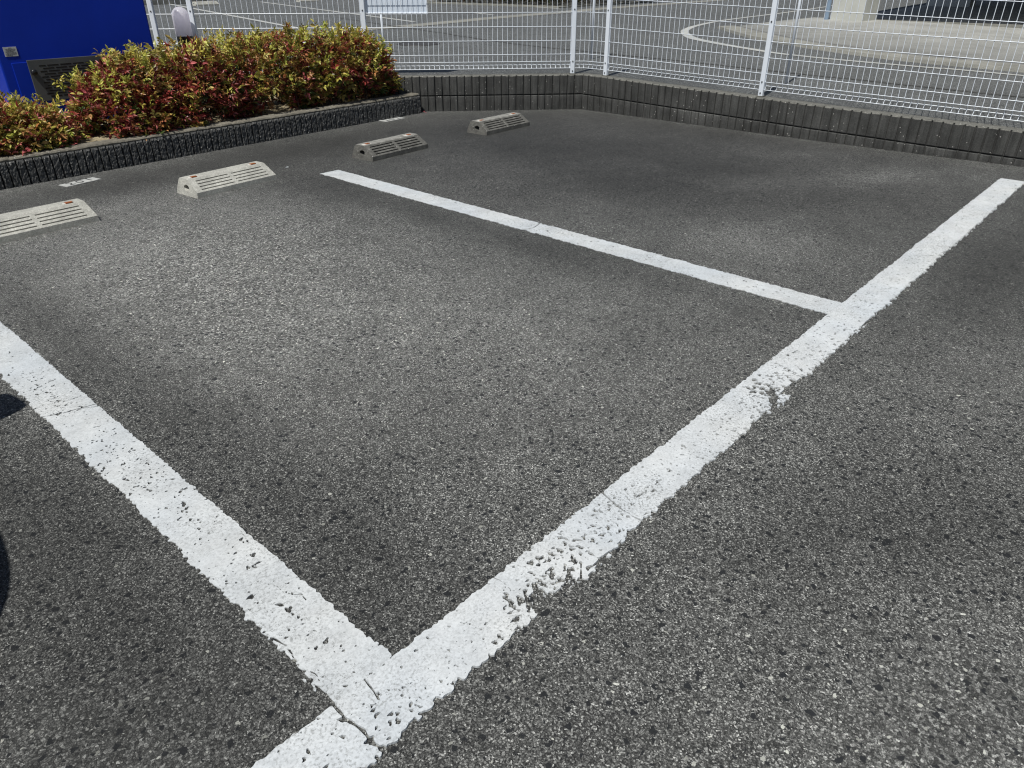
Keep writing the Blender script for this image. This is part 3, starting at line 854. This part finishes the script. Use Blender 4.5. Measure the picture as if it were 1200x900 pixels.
# ------------------------------------------------------------------ wheel stops
def make_stop(name, mat, slot_mat, top_mat, sw=.042):
    root = empty(name, (0, 0, 0))
    Ln = .632
    # profile across (y towards the planter, z), from the front foot round to the back foot
    prof_ = [(0.0, 0.0), (0.002, .034), (.104, .100), (.112, .1035), (.196, .1035), (.204, .099), (.236, .030), (.238, 0.0)]
    inset = lambda z: .004 + .16 * z
    nseg = 30
    mb = MB()
    xs = np.linspace(0, 1, nseg + 1)
    rows_ = []
    for i, t in enumerate(xs):
        row = []
        for (y, z) in prof_:
            a = inset(z); x = a + (Ln - 2 * a) * t
            row.append((x, y, z))
        rows_.append(row)
    n = len(prof_)
    # slope panel (prof 1 -> 2) is built separately with recessed slots
    for i in range(nseg):
        for k in range(n - 1):
            if k == 1: continue
            mb.add([rows_[i][k], rows_[i + 1][k], rows_[i + 1][k + 1], rows_[i][k + 1]], [(0, 1, 2, 3)], 2 if k in (2, 3) else 0)
    # slope with slots
    def sl(a, b):            # a along 0..1, b up the slope 0..1
        y = .002 + .102 * b; z = .034 + .066 * b
        ins_ = inset(z)
        return Vector((ins_ + (Ln - 2 * ins_) * a, y, z))
    nrm = Vector((0, -.066, .102)).normalized()
    ua = [0, .075, .478, .522, .925, 1]
    bb = [0] + [q + e for q in (.17, .385, .60, .815) for e in (-sw, sw)] + [1]
    for i in range(5):
        for j in range(9):
            a0, a1, b0_, b1_ = ua[i], ua[i + 1], bb[j], bb[j + 1]
            q = [sl(a0, b0_), sl(a1, b0_), sl(a1, b1_), sl(a0, b1_)]
            if i in (1, 3) and j in (1, 3, 5, 7):
                w = [p - nrm * .011 for p in q]
                mb.add(q + w, [(4, 5, 6, 7)], 1)
                mb.add(q + w, [(0, 1, 5, 4), (1, 2, 6, 5), (2, 3, 7, 6), (3, 0, 4, 7)], 0)
            else:
                mb.add(q, [(0, 1, 2, 3)])
    # ends, each with a hand hole
    for side in (0, 1):
        ring = rows_[0] if side == 0 else rows_[-1]
        c = Vector((ring[2][0], .118, .050))
        hole = []
        m_ = 16
        for k in range(m_):
            a = 2 * math.pi * k / m_
            y = .122 + .030 * math.cos(a); z = .050 + .019 * math.sin(a) 
            x = inset(z) if side == 0 else Ln - inset(z)
            hole.append(Vector((x, y, z)))
        outer = [Vector(p) for p in ring]
        # stitch outer ring to hole by angle
        def ang(p): return math.atan2(p.z - .050, p.y - .122)
        O = sorted(outer + [ (outer[0] + outer[-1]) / 2 ], key=ang); H_ = sorted(hole, key=ang)
        bm = bmesh.new()
        vo = [bm.verts.new(p) for p in O]; vh = [bm.verts.new(p) for p in H_]
        ia = ib = 0; na, nb = len(O), len(H_)
        while ia < na or ib < nb:
            A0, B0 = vo[ia % na], vh[ib % nb]
            ta = ang(O[(ia + 1) % na]) + (2 * math.pi if ia + 1 >= na else 0)
            tb = ang(H_[(ib + 1) % nb]) + (2 * math.pi if ib + 1 >= nb else 0)
            if ib >= nb or (ia < na and ta <= tb):
                f = (A0, vo[(ia + 1) % na], B0); ia += 1
            else:
                f = (A0, vh[(ib + 1) % nb], B0); ib += 1
            try: bm.faces.new(f)
            except ValueError: pass
        bm.verts.index_update()
        mb.add([v.co.copy() for v in bm.verts], [[v.index for v in f.verts] for f in bm.faces])
        bm.free()
        deep = [p + Vector((.06 if side == 0 else -.06, 0, 0)) for p in hole]
        mb.add(hole + deep, [(k, (k + 1) % m_, (k + 1) % m_ + m_, k + m_) for k in range(m_)], 0)
        mb.add(deep, [tuple(range(m_))], 1)
    body = mb.build('body', [mat, slot_mat, top_mat], root)
    for x in (.072, Ln - .105):
        m2 = MB(); m2.box((x, .130, .1045), ((.050, .026, .004) if sw < .04 else (.074, .036, .004)), 0, bevel=.0015)
        hold = m2.build('reflector_holder', M['refl_base'], root)
        m2 = MB(); m2.box((x + .008, .128, .1075), (.040, .024, .006), 0, bevel=.002)
        m2.build('reflector', M['orange'], hold)
    return root

def copy_tree(o, parent=None):
    c = o.copy(); col.objects.link(c)
    if parent is not None: c.parent = parent
    for ch in [x for x in bpy.data.objects if x.parent == o and x != c]: copy_tree(ch, c)
    return c
G_STOP = 'wheel stops along the planter'
pale = make_stop('wheel_stop', M['stop_pale'], M['slot_pale'], M['stop_pale'], .033)
pale.location = (2.078, 4.612, 0); pale.rotation_euler = (0, 0, R(5.2))
tag(pale, 'pale concrete wheel stop with all of it in view, left of the middle line', 'wheel stop', G_STOP)
s1 = copy_tree(pale); s1.location = (.838, 4.548, 0); s1.rotation_euler = (0, 0, R(3.2))
tag(s1, 'pale concrete wheel stop cut off by the left edge of the photo', 'wheel stop', G_STOP)
dark = make_stop('wheel_stop', M['stop_dark'], M['slot'], M['stop_top'])
dark.location = (3.490, 4.600, 0); dark.rotation_euler = (0, 0, R(4.5))
tag(dark, 'dark weathered wheel stop just beyond the end of the middle line', 'wheel stop', G_STOP)
s4 = copy_tree(dark); s4.location = (4.812, 4.655, 0); s4.rotation_euler = (0, 0, R(2.5))
tag(s4, 'dark weathered wheel stop near the wall corner, farthest from the camera', 'wheel stop', G_STOP)

# ------------------------------------------------------------------ stall number plates on the asphalt
def number_plate(corner, ex, ey, txt, label):
    r = empty('stall_number', (corner[0], corner[1], 0), math.atan2(ex[1], ex[0]))
    tag(r, label, 'number plate', 'stall numbers on the asphalt')
    w_, h_ = math.hypot(*ex), math.hypot(*ey)
    vs_ = []
    mb = MB(); 
    n_ = 14
    pts = [(w_ * k / n_, float(rng.normal(0, .0018))) for k in range(n_ + 1)] + [(w_ - w_ * k / n_, h_ + float(rng.normal(0, .0018))) for k in range(n_ + 1)]
    mb.prism(pts, -.001, .003); mb.build('plate', M['paint_old'], r)
    cu = bpy.data.curves.new('digits', 'FONT'); cu.body = txt; cu.size = h_ * 1.05; cu.align_x = 'CENTER'; cu.align_y = 'CENTER'; cu.space_character = 1.35
    to = bpy.data.objects.new('digits_src', cu); col.objects.link(to)
    bpy.context.view_layer.update()
    me = bpy.data.meshes.new_from_object(to.evaluated_get(bpy.context.evaluated_depsgraph_get()))
    col.objects.unlink(to); bpy.data.objects.remove(to)
    me.name = 'digits'; me.materials.clear(); me.materials.append(M['digit'])
    o = bpy.data.objects.new('digits', me); col.objects.link(o); o.parent = r
    o.location = (w_ / 2, h_ / 2, .0045)
number_plate((1.627, 5.548), (.245, .052), (-.01, .095), '201', 'white stall number plate painted with dark digits, behind the left wheel stop')
number_plate((4.648, 5.853), (.262, .022), (-.01, .105), '202', 'small white stall number plate beside the planter, behind the grey wheel stops')

# ------------------------------------------------------------------ blue vending machine in the bed
vx0, vx1, vy, vz0, vz1, vdep = 1.826, 3.023, 6.90, .15, 1.95, .46
v_root = empty('vending_machine', ((vx0 + vx1) / 2, vy, vz0))
tag(v_root, 'tall blue vending machine seen from behind, with a vent grille and a small sticker', 'vending machine')
def vp(mb, name, mats, parent=None, smooth=False):
    o = mb.build(name, mats, v_root if parent is None else parent, smooth)
    for v in o.data.vertices: v.co -= v_root.location
    return o
mb = MB(); mb.box(((vx0 + vx1) / 2, vy + vdep / 2, (vz0 + vz1) / 2 + .03), (vx1 - vx0, vdep, vz1 - vz0 - .06), 0, bevel=.012); vp(mb, 'cabinet', M['blue'])
mb = MB(); mb.box((vx0 + .63, vy - .004, .415), (1.11, .012, .495), 0, bevel=.003); vp(mb, 'lower_panel', M['blue'])
for x in (vx0 + .06, vx1 - .06):
    for y in (vy + .06, vy + vdep - .06):
        mb = MB(); mb.box((x, y, vz0 + .03), (.06, .06, .09)); vp(mb, 'foot', M['black'])
# vent: plate with staggered raised black strips that paint the shade inside slots
gx0, gx1, gz0, gz1 = 2.005, 2.93, .375, .676
mb = MB()
mb.box(((gx0 + gx1) / 2, vy - .016, (gz0 + gz1) / 2), (gx1 - gx0, .012, gz1 - gz0), 0, bevel=.003)
rz_ = 12
for k in range(rz_):
    z = gz1 - .045 - k * .0205
    x = gx0 + .075 + (.024 if k % 2 else 0)
    first = True
    while x < gx1 - .04:
        ln = .048 if (first and k % 2 == 0) else .082
        x2 = min(x + ln, gx1 - .03)
        mb.box(((x + x2) / 2, vy - .0222, z), (x2 - x, .0015, .0085), 0, m=1)
        x = x2 + .013; first = False
vent = vp(mb, 'vent_grille', [M['grille'], M['black']])
mb = MB(); mb.lathe([(0, .034), (.017, .034), (.0215, .028), (.0215, .006), (.014, 0)], n=18)
mb.v = [(gx0 + .024 + x, vy - .022 - z, .590 + y) for x, y, z in mb.v]
mb.f = [list(reversed(f)) for f in mb.f]
vp(mb, 'knob', M['black'], vent, True)
mb = MB(); mb.box((1.922, vy - .0015, .742), (.090, .003, .066)); st = vp(mb, 'sticker', M['sticker'])
mb = MB()
for k, (xa, xb) in enumerate(((.035, .055), (.010, .080), (.018, .074), (.008, .066), (.016, .082), (.010, .078), (.008, .05))):
    z = .742 + .026 - k * .0085; x = 1.877 + xa
    while x < 1.877 + xb:
        ln = random.uniform(.004, .014); x2 = min(x + ln, 1.877 + xb)
        mb.box(((x + x2) / 2, vy - .0036, z), (x2 - x, .0008, .0036)); x = x2 + .003
vp(mb, 'printed_lines', M['ink'], st)

# white topped bollard light behind the shrubs
bx, by = 3.60, 7.50
r = empty('bollard_light', (bx, by, .165))
tag(r, 'bollard light with a white dome on a black post, behind the red shrubs', 'bollard light')
mb = MB(); mb.lathe([(.072, 0), (.072, .565), (.076, .570)], n=32); mb.build('post', M['black'], r, True)
prof_ = [(.076, 0), (.076, .175)] + [(.076 * math.cos(a), .175 + .076 * math.sin(a)) for a in np.linspace(0, math.pi / 2, 10)[1:]]
mb = MB(); mb.lathe(prof_, (0, 0, .570), 32); mb.build('dome', M['dome'], r, True)

# ------------------------------------------------------------------ nandina shrubs
TOP = np.array([(1.0, .40), (1.35, .425), (1.6, .45), (1.9, .41), (2.08, .47), (2.2, .58), (2.38, .67), (2.6, .705), (2.85, .69), (3.05, .69), (3.3, .73), (3.7, .755), (4.3, .765), (4.65, .745), (4.85, .68), (5.0, .54)])
def htop(x): return np.interp(x, TOP[:, 0], TOP[:, 1])
PAL = dict(
    yellow=[(.52, .45, .09), (.45, .42, .08), (.56, .47, .14), (.38, .39, .07)],
    olive=[(.30, .22, .05), (.34, .22, .06), (.24, .20, .045)],
    orange=[(.44, .20, .07), (.50, .26, .10), (.40, .16, .07)],
    red=[(.25, .038, .030), (.31, .055, .042), (.20, .026, .026), (.35, .075, .055)],
    pink=[(.55, .17, .15), (.50, .13, .13)],
    maroon=[(.14, .022, .02), (.17, .04, .03)],
    green=[(.075, .11, .025), (.10, .13, .03), (.055, .085, .02)],
)
def leaves(centers, axes, ups, tints, sizes, nleaf=7):
    """pinnate sprays; returns verts, faces, per-vertex tint"""
    N = len(centers)
    V, F, T = [], [], []
    side = np.cross(axes, ups); side /= np.linalg.norm(side, axis=1)[:, None] + 1e-9
    nrm = np.cross(side, axes)
    base = 0
    for k in range(nleaf):
        if k == nleaf - 1: along, sgn = 1.0, 0.0
        else: along, sgn = .25 + .28 * (k // 2), (1.0 if k % 2 else -1.0)
        ln = sizes * rng.uniform(.75, 1.15, N) * (1.0 if k < nleaf - 1 else 1.15)
        wd = ln * rng.uniform(.36, .52, N)
        root = centers + axes * (along * sizes * 1.25)[:, None] + nrm * (rng.normal(0, .08, N) * sizes)[:, None]
        d = axes * rng.uniform(.35, .8, N)[:, None] * (1 if sgn else 1.6) + side * (sgn * rng.uniform(.7, 1.1, N))[:, None] + rng.normal(0, .28, (N, 3))
        d[:, 2] -= rng.uniform(0, .25, N)
        d /= np.linalg.norm(d, axis=1)[:, None]
        w = np.cross(d, nrm + rng.normal(0, .45, (N, 3))); w /= np.linalg.norm(w, axis=1)[:, None] + 1e-9
        nn = np.cross(w, d)
        dr = (rng.uniform(.02, .16, N) * ln)[:, None]
        tip = root + d * ln[:, None] - nn * dr * 1.2
        m1 = root + d * (ln * .30)[:, None] + nn * dr * .3; m2 = root + d * (ln * .66)[:, None] - nn * dr * .2
        cup = (wd * .22)[:, None] * nn
        l1 = m1 + w * (wd * .46)[:, None] + cup; r1 = m1 - w * (wd * .46)[:, None] + cup
        l2 = m2 + w * (wd * .38)[:, None] + cup; r2 = m2 - w * (wd * .38)[:, None] + cup
        P = np.stack([root, m1, m2, tip, l1, l2, r1, r2], 1)     # N,8,3
        V.append(P.reshape(-1, 3))
        idx = base + np.arange(N)[:, None] * 8
        for q in ((0, 1, 4), (1, 2, 5, 4), (2, 3, 5), (0, 6, 1), (1, 6, 7, 2), (2, 7, 3)):
            F += (idx + np.array(q)).tolist()
        tt = tints * rng.uniform(.72, 1.22, (N, 1)) * rng.uniform(.92, 1.08, (N, 3))
        T.append(np.repeat(tt, 8, axis=0))
        base += N * 8
    return np.concatenate(V), F, np.concatenate(T)

def foliage_obj(name, V, F, T, parent):
    o = meshobj(name, V, F, M['leaf'], parent)
    a = o.data.attributes.new('leaf_tint', 'FLOAT_COLOR', 'POINT')
    a.data.foreach_set('color', np.c_[np.clip(T, 0, 1), np.ones(len(T))].astype(np.float32).ravel())
    return o

def shrub(label, x0, x1, y0, y1, dens, mixw, zlow=.205, topfun=htop, size=.037, cat='shrub', group='red and yellow shrubs in the planter'):
    cx, cy = (x0 + x1) / 2, (y0 + y1) / 2
    root = empty('nandina_shrub', (cx, cy, .17))
    tag(root, label, cat, group)
    n = int(dens * ((x1 - x0) * (y1 - y0) + 2 * (x1 - x0) * .5 + (y1 - y0) * .5))
    C, A, K = [], [], []
    tries = 0
    ra, rb = (x1 - x0) / 2 * 1.08, (y1 - y0) / 2
    while len(C) < n and tries < n * 60:
        tries += 1
        x, y = rng.uniform(x0 - .05, x1 + .05), rng.uniform(y0 - .06, y1 + .05)
        ht = float(topfun(x)) * (1 + .26 * (float(fbm(x, y, 4.2, 77, 2)) - .5)) 
        ex = abs((x - cx) / ra); ey = abs((y - cy) / rb)
        rad = (ex ** 3.2 + ey ** 2.6) ** (1 / 2.9)
        lump = .34 * (float(fbm(x * 1.0, y + x * .3, 4.5, 31, 3)) - .5)
        zt = .17 + (ht - .17) * max(0.0, 1 - max(0, rad) ** 3.0) ** .45 + lump * .3
        if rad > 1.05 + lump: continue
        if zt < zlow + .01: continue
        z = rng.uniform(zlow - .03, zt)
        if 1.93 < x < 2.20 and y < 6.22 and z < .34: continue
        if x > 2.9 and z < .42 and y < y0 + .16 * (.42 - z) / .22 * (.6 + .8 * float(vnoise(x, z, 6, 12))): continue
        # keep the shell: close to the top or to the flank
        depth = min(zt - z, (1.05 + lump - rad) * rb * 1.1)
        if depth > .20 or rng.random() < depth / .20 * .35: continue
        g = float(fbm(x * 1.3, z * 1.6 + y, 5.5, 55, 3)) 
        hrel = (z - .17) / max(.1, zt - .17)
        front = (cy - y) / rb
        # what colour the spray has: pale shoots on top, reds on the flanks, greens low down
        wts = dict(mixw)
        if zt - z < .05: wts['yellow'] = wts.get('yellow', 0) * 2.6 + .6; wts['olive'] = wts.get('olive', 0) * 1.5 + .2; wts['green'] = 0
        if hrel < .45: wts['green'] = wts.get('green', 0) * 1.8 + .5; wts['yellow'] = wts.get('yellow', 0) * .5; wts['pink'] = wts.get('pink', .1) * 1.4
        if g > .54: wts['red'] = wts.get('red', 0) * 2.6; wts['maroon'] = wts.get('maroon', 0) * 2; wts['pink'] = wts.get('pink', 0) * 1.8
        elif g < .46: wts['olive'] = wts.get('olive', 0) * 2.2; wts['yellow'] = wts.get('yellow', 0) * 1.7; wts['red'] = wts.get('red', 0) * .35
        ks = list(wts); pw = np.array([wts[k] for k in ks]); k = ks[int(rng.choice(len(ks), p=pw / pw.sum()))]
        out = np.array([(x - cx) / ra ** 2 * .5, (y - cy) / rb ** 2 * .5, .55 + .6 * hrel])
        out = out / (np.linalg.norm(out) + 1e-9) + rng.normal(0, .45, 3)
        C.append((x, y, z)); A.append(out / np.linalg.norm(out)); K.append(PAL[k][int(rng.integers(len(PAL[k])))])
    # upright young shoots
    for _ in range(int((x1 - x0) * 70)):
        x, y = rng.uniform(x0 + .03, x1 - .03), rng.uniform(y0 + .08, y1 - .03)
        z = float(topfun(x)) + rng.uniform(-.07, .06)
        kk = 'yellow' if rng.random() < .72 else ('olive' if rng.random() < .6 else 'red')
        for q in range(3):
            a = np.array([rng.normal(0, .45), rng.normal(0, .45), 1.0]); a /= np.linalg.norm(a)
            C.append((x + rng.normal(0, .012), y + rng.normal(0, .012), z - .03 * q)); A.append(a); K.append(PAL[kk][int(rng.integers(len(PAL[kk])))])
    C, A, K = np.array(C), np.array(A), np.array(K)
    ups = np.array([0, 0, 1.0]) + rng.normal(0, .35, (len(C), 3))
    V, F, T = leaves(C, A, ups, K, size * rng.uniform(.55, 1.3, len(C)))
    o = foliage_obj('foliage', V - np.array(root.location), F, T, root)
    for _ in range(int(14 * (x1 - x0) / .6)):
        bx_, by_ = rng.uniform(x0 + .12, x1 - .12), rng.uniform(y0 + .12, y1 - .12)
        tx, ty = bx_ + rng.normal(0, .10), by_ + rng.normal(0, .08)
        tz = float(topfun(np.clip(tx, x0, x1))) * rng.uniform(.75, 1.02)
        pts = [(bx_, by_, .14), (bx_ * .6 + tx * .4 + rng.normal(0, .02), by_ * .6 + ty * .4 + rng.normal(0, .02), .14 + (tz - .14) * .5), (tx, ty, tz)]
        mb = MB(); mb.tube([np.array(p) - np.array(root.location) for p in pts], [.006, .0045, .002], 5)
        mb.build('stem', M['stem'], root)
    return root

shrub('low yellow green shrub at the left edge, in front of the blue machine', .95, 1.92, 5.90, 6.55, 1550, dict(yellow=.9, olive=.9, orange=1.35, red=0.52, pink=.35, green=.7, maroon=.35))
shrub('dark red shrub beside the soil gap, half hiding the vent grille', 2.08, 2.74, 5.93, 6.62, 1550, dict(yellow=.4, olive=.6, orange=0.90, red=1.72, pink=.5, green=.6, maroon=.9))
shrub('bright red and orange shrub directly in front of the white bollard light', 2.62, 3.38, 5.95, 6.68, 1550, dict(yellow=.4, olive=.7, orange=1.50, red=1.26, pink=.5, green=.6, maroon=.6))
shrub('olive and orange shrub between the bollard light and the white board', 3.28, 4.12, 5.98, 6.66, 1550, dict(yellow=.7, olive=1.0, orange=1.65, red=0.57, pink=.3, green=.6, maroon=.4))
shrub('yellow topped shrub with red shoots at the right end, beside the wall corner', 3.98, 5.02, 5.98, 6.44, 1550, dict(yellow=.9, olive=1.0, orange=1.20, red=0.69, pink=.3, green=.6, maroon=.5))

# fallen red leaves
for (x, y, z, a, lab) in ((5.19, 5.90, .006, 20, 'single fallen pink leaf on the asphalt at the foot of the wall corner'), (1.86, 5.885, .197, 70, 'fallen crimson leaf lying on the planter coping below the low shrub')):
    V, F, T = leaves(np.array([[0, 0, 0.0]]), np.array([[math.cos(R(a)), math.sin(R(a)), .05]]), np.array([[0, 0, 1.0]]), np.array([(.50, .12, .13)]), np.array([.030]), 3)
    V[:, 2] -= V[:, 2].min() 
    o = foliage_obj('fallen_leaf', V, F, T, None); o.location = (x, y, z)
    tag(o, lab, 'leaf')

# ------------------------------------------------------------------ far side of the road
def topflat(x): return 1.25 + 0 * np.asarray(x)
def far_hedge(label, x0, x1, y0, y1, zb, zt, n):
    root = empty('hedge', ((x0 + x1) / 2, (y0 + y1) / 2, zb)); tag(root, label, 'hedge')
    C = np.c_[rng.uniform(x0, x1, n), rng.uniform(y0, y1, n), zb + (zt - zb) * rng.uniform(0.03, 1, n) ** .8]
    e = (fbm(C[:, 0], C[:, 1] + C[:, 2], 1.5, 3, 3) - .5) * .5
    C[:, 1] += e * .5
    A = rng.normal(0, 1, (n, 3)); A[:, 2] = np.abs(A[:, 2]) + .4; A /= np.linalg.norm(A, axis=1)[:, None]
    pal = np.array([(.05, .06, .025), (.035, .045, .02), (.10, .10, .04), (.11, .08, .05), (.07, .075, .03)])
    V, F, T = leaves(C, A, np.array([0, 0, 1.0]) + rng.normal(0, .4, (n, 3)), pal[rng.integers(0, 5, n)], np.full(n, .075), 7)
    foliage_obj('foliage', V - np.array(root.location), F, T, root)
    for _ in range(14):
        x, y = rng.uniform(x0 + .1, x1 - .1), rng.uniform(y0 + .1, y1 - .1)
        mb = MB(); mb.tube([(x - root.location.x, y - root.location.y, -.02), (x + rng.normal(0, .1) - root.location.x, y + rng.normal(0, .08) - root.location.y, zt - zb - .2)], [.02, .008], 5)
        mb.build('stem', M['stem'], root)
far_hedge('dark green hedge across the road, behind the two corner posts', 18.75, 24.2, 15.12, 21.6, ztop(9) + .02, 1.45, 12000)
mb = MB(); mb.prism([(18.6, 14.95), (24.4, 15.4), (24.4, 21.9), (18.6, 21.9)], ztop(9) - .01, ztop(9) + .035)
o = mb.build('hedge_kerb', M['curb']); tag(o, 'pale concrete kerb round the foot of the dark hedge', 'kerb')

# a kerb and wheel stops in the lot across the road
mb = MB(); mb.box((11.2, 26.6, ztop(9) + .07), (5.2, .22, .16), R(2), bevel=.02)
mb.build('far_kerb', M['curb'])
tag(bpy.data.objects['far_kerb'], 'pale concrete kerb across the road, between the blue machine and the bollard light', 'kerb')
fs_ = copy_tree(pale); fs_.location = (12.35, 24.55, ztop(9)); fs_.rotation_euler = (0, 0, R(2)); fs_.scale = (1.3, 1.1, 1.1)
tag(fs_, 'distant wheel stop across the road, right of the bollard light', 'wheel stop', 'wheel stops across the road')
f2 = copy_tree(pale); f2.location = (16.4, 24.9, ztop(9)); f2.rotation_euler = (0, 0, R(2)); f2.scale = (1.3, 1.1, 1.1)
tag(f2, 'distant wheel stop across the road, at the top edge left of the white board', 'wheel stop', 'wheel stops across the road')

# ------------------------------------------------------------------ car in the stall on the left (only its shadow reaches the picture)
M['car_paint'] = simple('silver_car_paint', (0.46, 0.47, 0.48), 0.28, metal=0.6, var=0.03)
M['car_glass'] = simple('dark_car_glass', (0.015, 0.018, 0.02), 0.06, var=0.05)
M['tyre'] = simple('tyre_rubber', (0.02, 0.02, 0.02), 0.85, var=0.2)
M['rim'] = simple('rim_metal', (0.45, 0.45, 0.46), 0.35, metal=0.8, var=0.05)
M['lamp'] = simple('headlamp_lens', (0.6, 0.62, 0.64), 0.1, var=0.05)
M['tail'] = simple('tail_lamp', (0.35, 0.01, 0.01), 0.15, var=0.05)
CX, CY0, CL, HW = -1.07, 1.40, 3.40, .765
car = empty('parked_car', (CX, CY0 + CL / 2, 0))
tag(car, 'silver compact car parked beyond the left edge, its mirror shadow touching the near left line', 'car')
def lofted(name, stations, mat, parent):
    n = len(stations[0]); V, F = [], []
    for st in stations: V += st
    for i in range(len(stations) - 1):
        for k in range(n - 1):
            a = i * n + k
            F.append((a, a + n, a + n + 1, a + 1))
    F.append(tuple(range(n))); F.append(tuple((len(stations) - 1) * n + k for k in range(n))[::-1])
    o = meshobj(name, V, F, mat, parent, None, True)
    sd = o.modifiers.new('smooth', 'SUBSURF'); sd.levels = 1; sd.render_levels = 2
    return o
def mirror_sec(h):     # half section (x, z) -> full ring left to right
    return [(-x, z) for x, z in h] + [(x, z) for x, z in reversed(h)]
def body_sec(y):
    e = min(y, CL - y)
    w = HW * (1 - .15 * max(0, 1 - e / .32) ** 2.2)
    zt = float(np.interp(y, [0, .12, .5, 1.05, 2.6, CL - .1, CL], [.80, .98, 1.06, 1.09, 1.05, 1.0, .86]))
    zb = float(np.interp(y, [0, .25, CL - .25, CL], [.34, .22, .22, .36]))
    h = [(0.0, zb), (w * .80, zb), (w * .97, zb + .07), (w, zb + .22), (w, zt - .22), (w * .965, zt - .06), (w * .86, zt), (0.0, zt + .025)]
    return [(x, y - CL / 2, z) for x, z in h] + [(-x, y - CL / 2, z) for x, z in reversed(h[1:-1])]
lofted('body', [body_sec(y) for y in (0, .06, .2, .45, .8, 1.2, 1.8, 2.4, 2.9, 3.2, 3.34, CL)], M['car_paint'], car)
def cab_sec(y, zt, wb, wt):
    h = [(wb, .99), (wb - .012, 1.03), (wt + .015, zt - .07), (wt - .03, zt - .012), (wt - .20, zt), (0.0, zt + .012)]
    return [(-x, y - CL / 2, z) for x, z in h] + [(x, y - CL / 2, z) for x, z in reversed(h[:-1])]
cab = [cab_sec(*a) for a in ((.80, 1.06, .62, .60), (.95, 1.16, .66, .61), (1.35, 1.44, .69, .60), (1.48, 1.52, .69, .59), (1.58, 1.55, .69, .585), (2.2, 1.575, .69, .585), (2.95, 1.56, .685, .58), (3.08, 1.53, .68, .575), (3.18, 1.46, .675, .575), (3.33, 1.05, .65, .60))]
V, F, mi = [], [], []
for st in cab: V += st
n = len(cab[0])
for i in range(len(cab) - 1):
    for k in range(n - 1):
        a = i * n + k
        F.append((a, a + n, a + n + 1, a + 1))
        roof_band = 2 <= i <= 7 and 2 <= k <= n - 4
        rail = k in (0, n - 2) or (k in (2, n - 4))
        mi.append(1 if roof_band or rail else 0)
meshobj('cabin', V, F, [M['car_glass'], M['car_paint']], car, mi, True)
mb = MB(); mb.box((0, .03 - CL / 2, .34), (1.30, .10, .16), 0, bevel=.03); mb.build('front_bumper', M['grille'], car)
mb = MB(); mb.box((0, CL - .04 - CL / 2, .42), (1.34, .10, .20), 0, bevel=.03); mb.build('rear_bumper', M['grille'], car)
for s_ in (-1, 1):
    for y in (.62, 2.72):
        wr = MB(); wr.lathe([(.17, -.075), (.255, -.07), (.272, -.04), (.272, .04), (.255, .07), (.17, .075)], n=36)
        wr.v = [(s_ * (HW - .055) + z, y - CL / 2 + x, .272 + yv) for x, yv, z in wr.v]
        ar = MB(); ar.lathe([(0, .0), (.315, .0), (.325, .006), (.335, 0)], n=36)
        ar.v = [(s_ * (HW + .002) + s_ * z, y - CL / 2 + x, .285 + yv) for x, yv, z in ar.v]
        ar.build('wheel_arch', M['black'], car)
        w_o = wr.build('wheel', M['tyre'], car, True)
        rm = MB(); rm.lathe([(0, .055), (.05, .055), (.06, .04), (.16, .062), (.175, .07)], n=36)
        rm.v = [(s_ * (HW - .055) + s_ * z, y - CL / 2 + x, .272 + yv) for x, yv, z in rm.v]
        rm.build('rim', M['rim'], w_o, True)
    for yq in (1.46, 2.28, 3.02):
        pl = MB(); pl.tube([(s_ * .688, yq - CL / 2, 1.0), (s_ * .604, yq - CL / 2 + .02, 1.505)], .02, 6); pl.build('door_pillar', M['car_paint'], car)
    mr = MB(); mr.box((s_ * .815, 1.13 - CL / 2, 1.00), (.21, .18, .27), s_ * .15, bevel=.05); mir = mr.build('side_mirror', M['car_paint'], car, True)
    st_ = MB(); st_.tube([(s_ * .69, 1.12 - CL / 2, .985), (s_ * .80, 1.12 - CL / 2, 1.0)], .025, 8); st_.build('mirror_stalk', M['black'], mir)
    hl = MB(); hl.box((s_ * .53, .085 - CL / 2, .70), (.25, .14, .15), s_ * .35, bevel=.04); hl.build('headlight', M['lamp'], car, True)
    tl = MB(); tl.box((s_ * .60, CL - .07 - CL / 2, .83), (.12, .12, .24), 0, bevel=.03); tl.build('tail_light', M['tail'], car, True)
mb = MB(); mb.box((0, .012 - CL / 2, .46), (.80, .05, .12), 0, bevel=.015); mb.build('grille', M['black'], car)

# small pale chips lying near the second wheel stop
for (x, y, r_, lab) in ((2.83, 5.03, .016, 'small white paint chip off the right end of the fully visible pale wheel stop'), (2.95, 4.93, .008, 'tiny white chip just right of the larger paint chip by the pale wheel stop')):
    mb = MB(); k = 7
    mb.prism([(r_ * rng.uniform(.7, 1.2) * math.cos(2 * math.pi * i / k) * 1.5, r_ * rng.uniform(.7, 1.2) * math.sin(2 * math.pi * i / k)) for i in range(k)], 0, .004)
    o = mb.build('paint_chip', M['paint']); o.location = (x, y, .0005)
    tag(o, lab, 'paint chip')
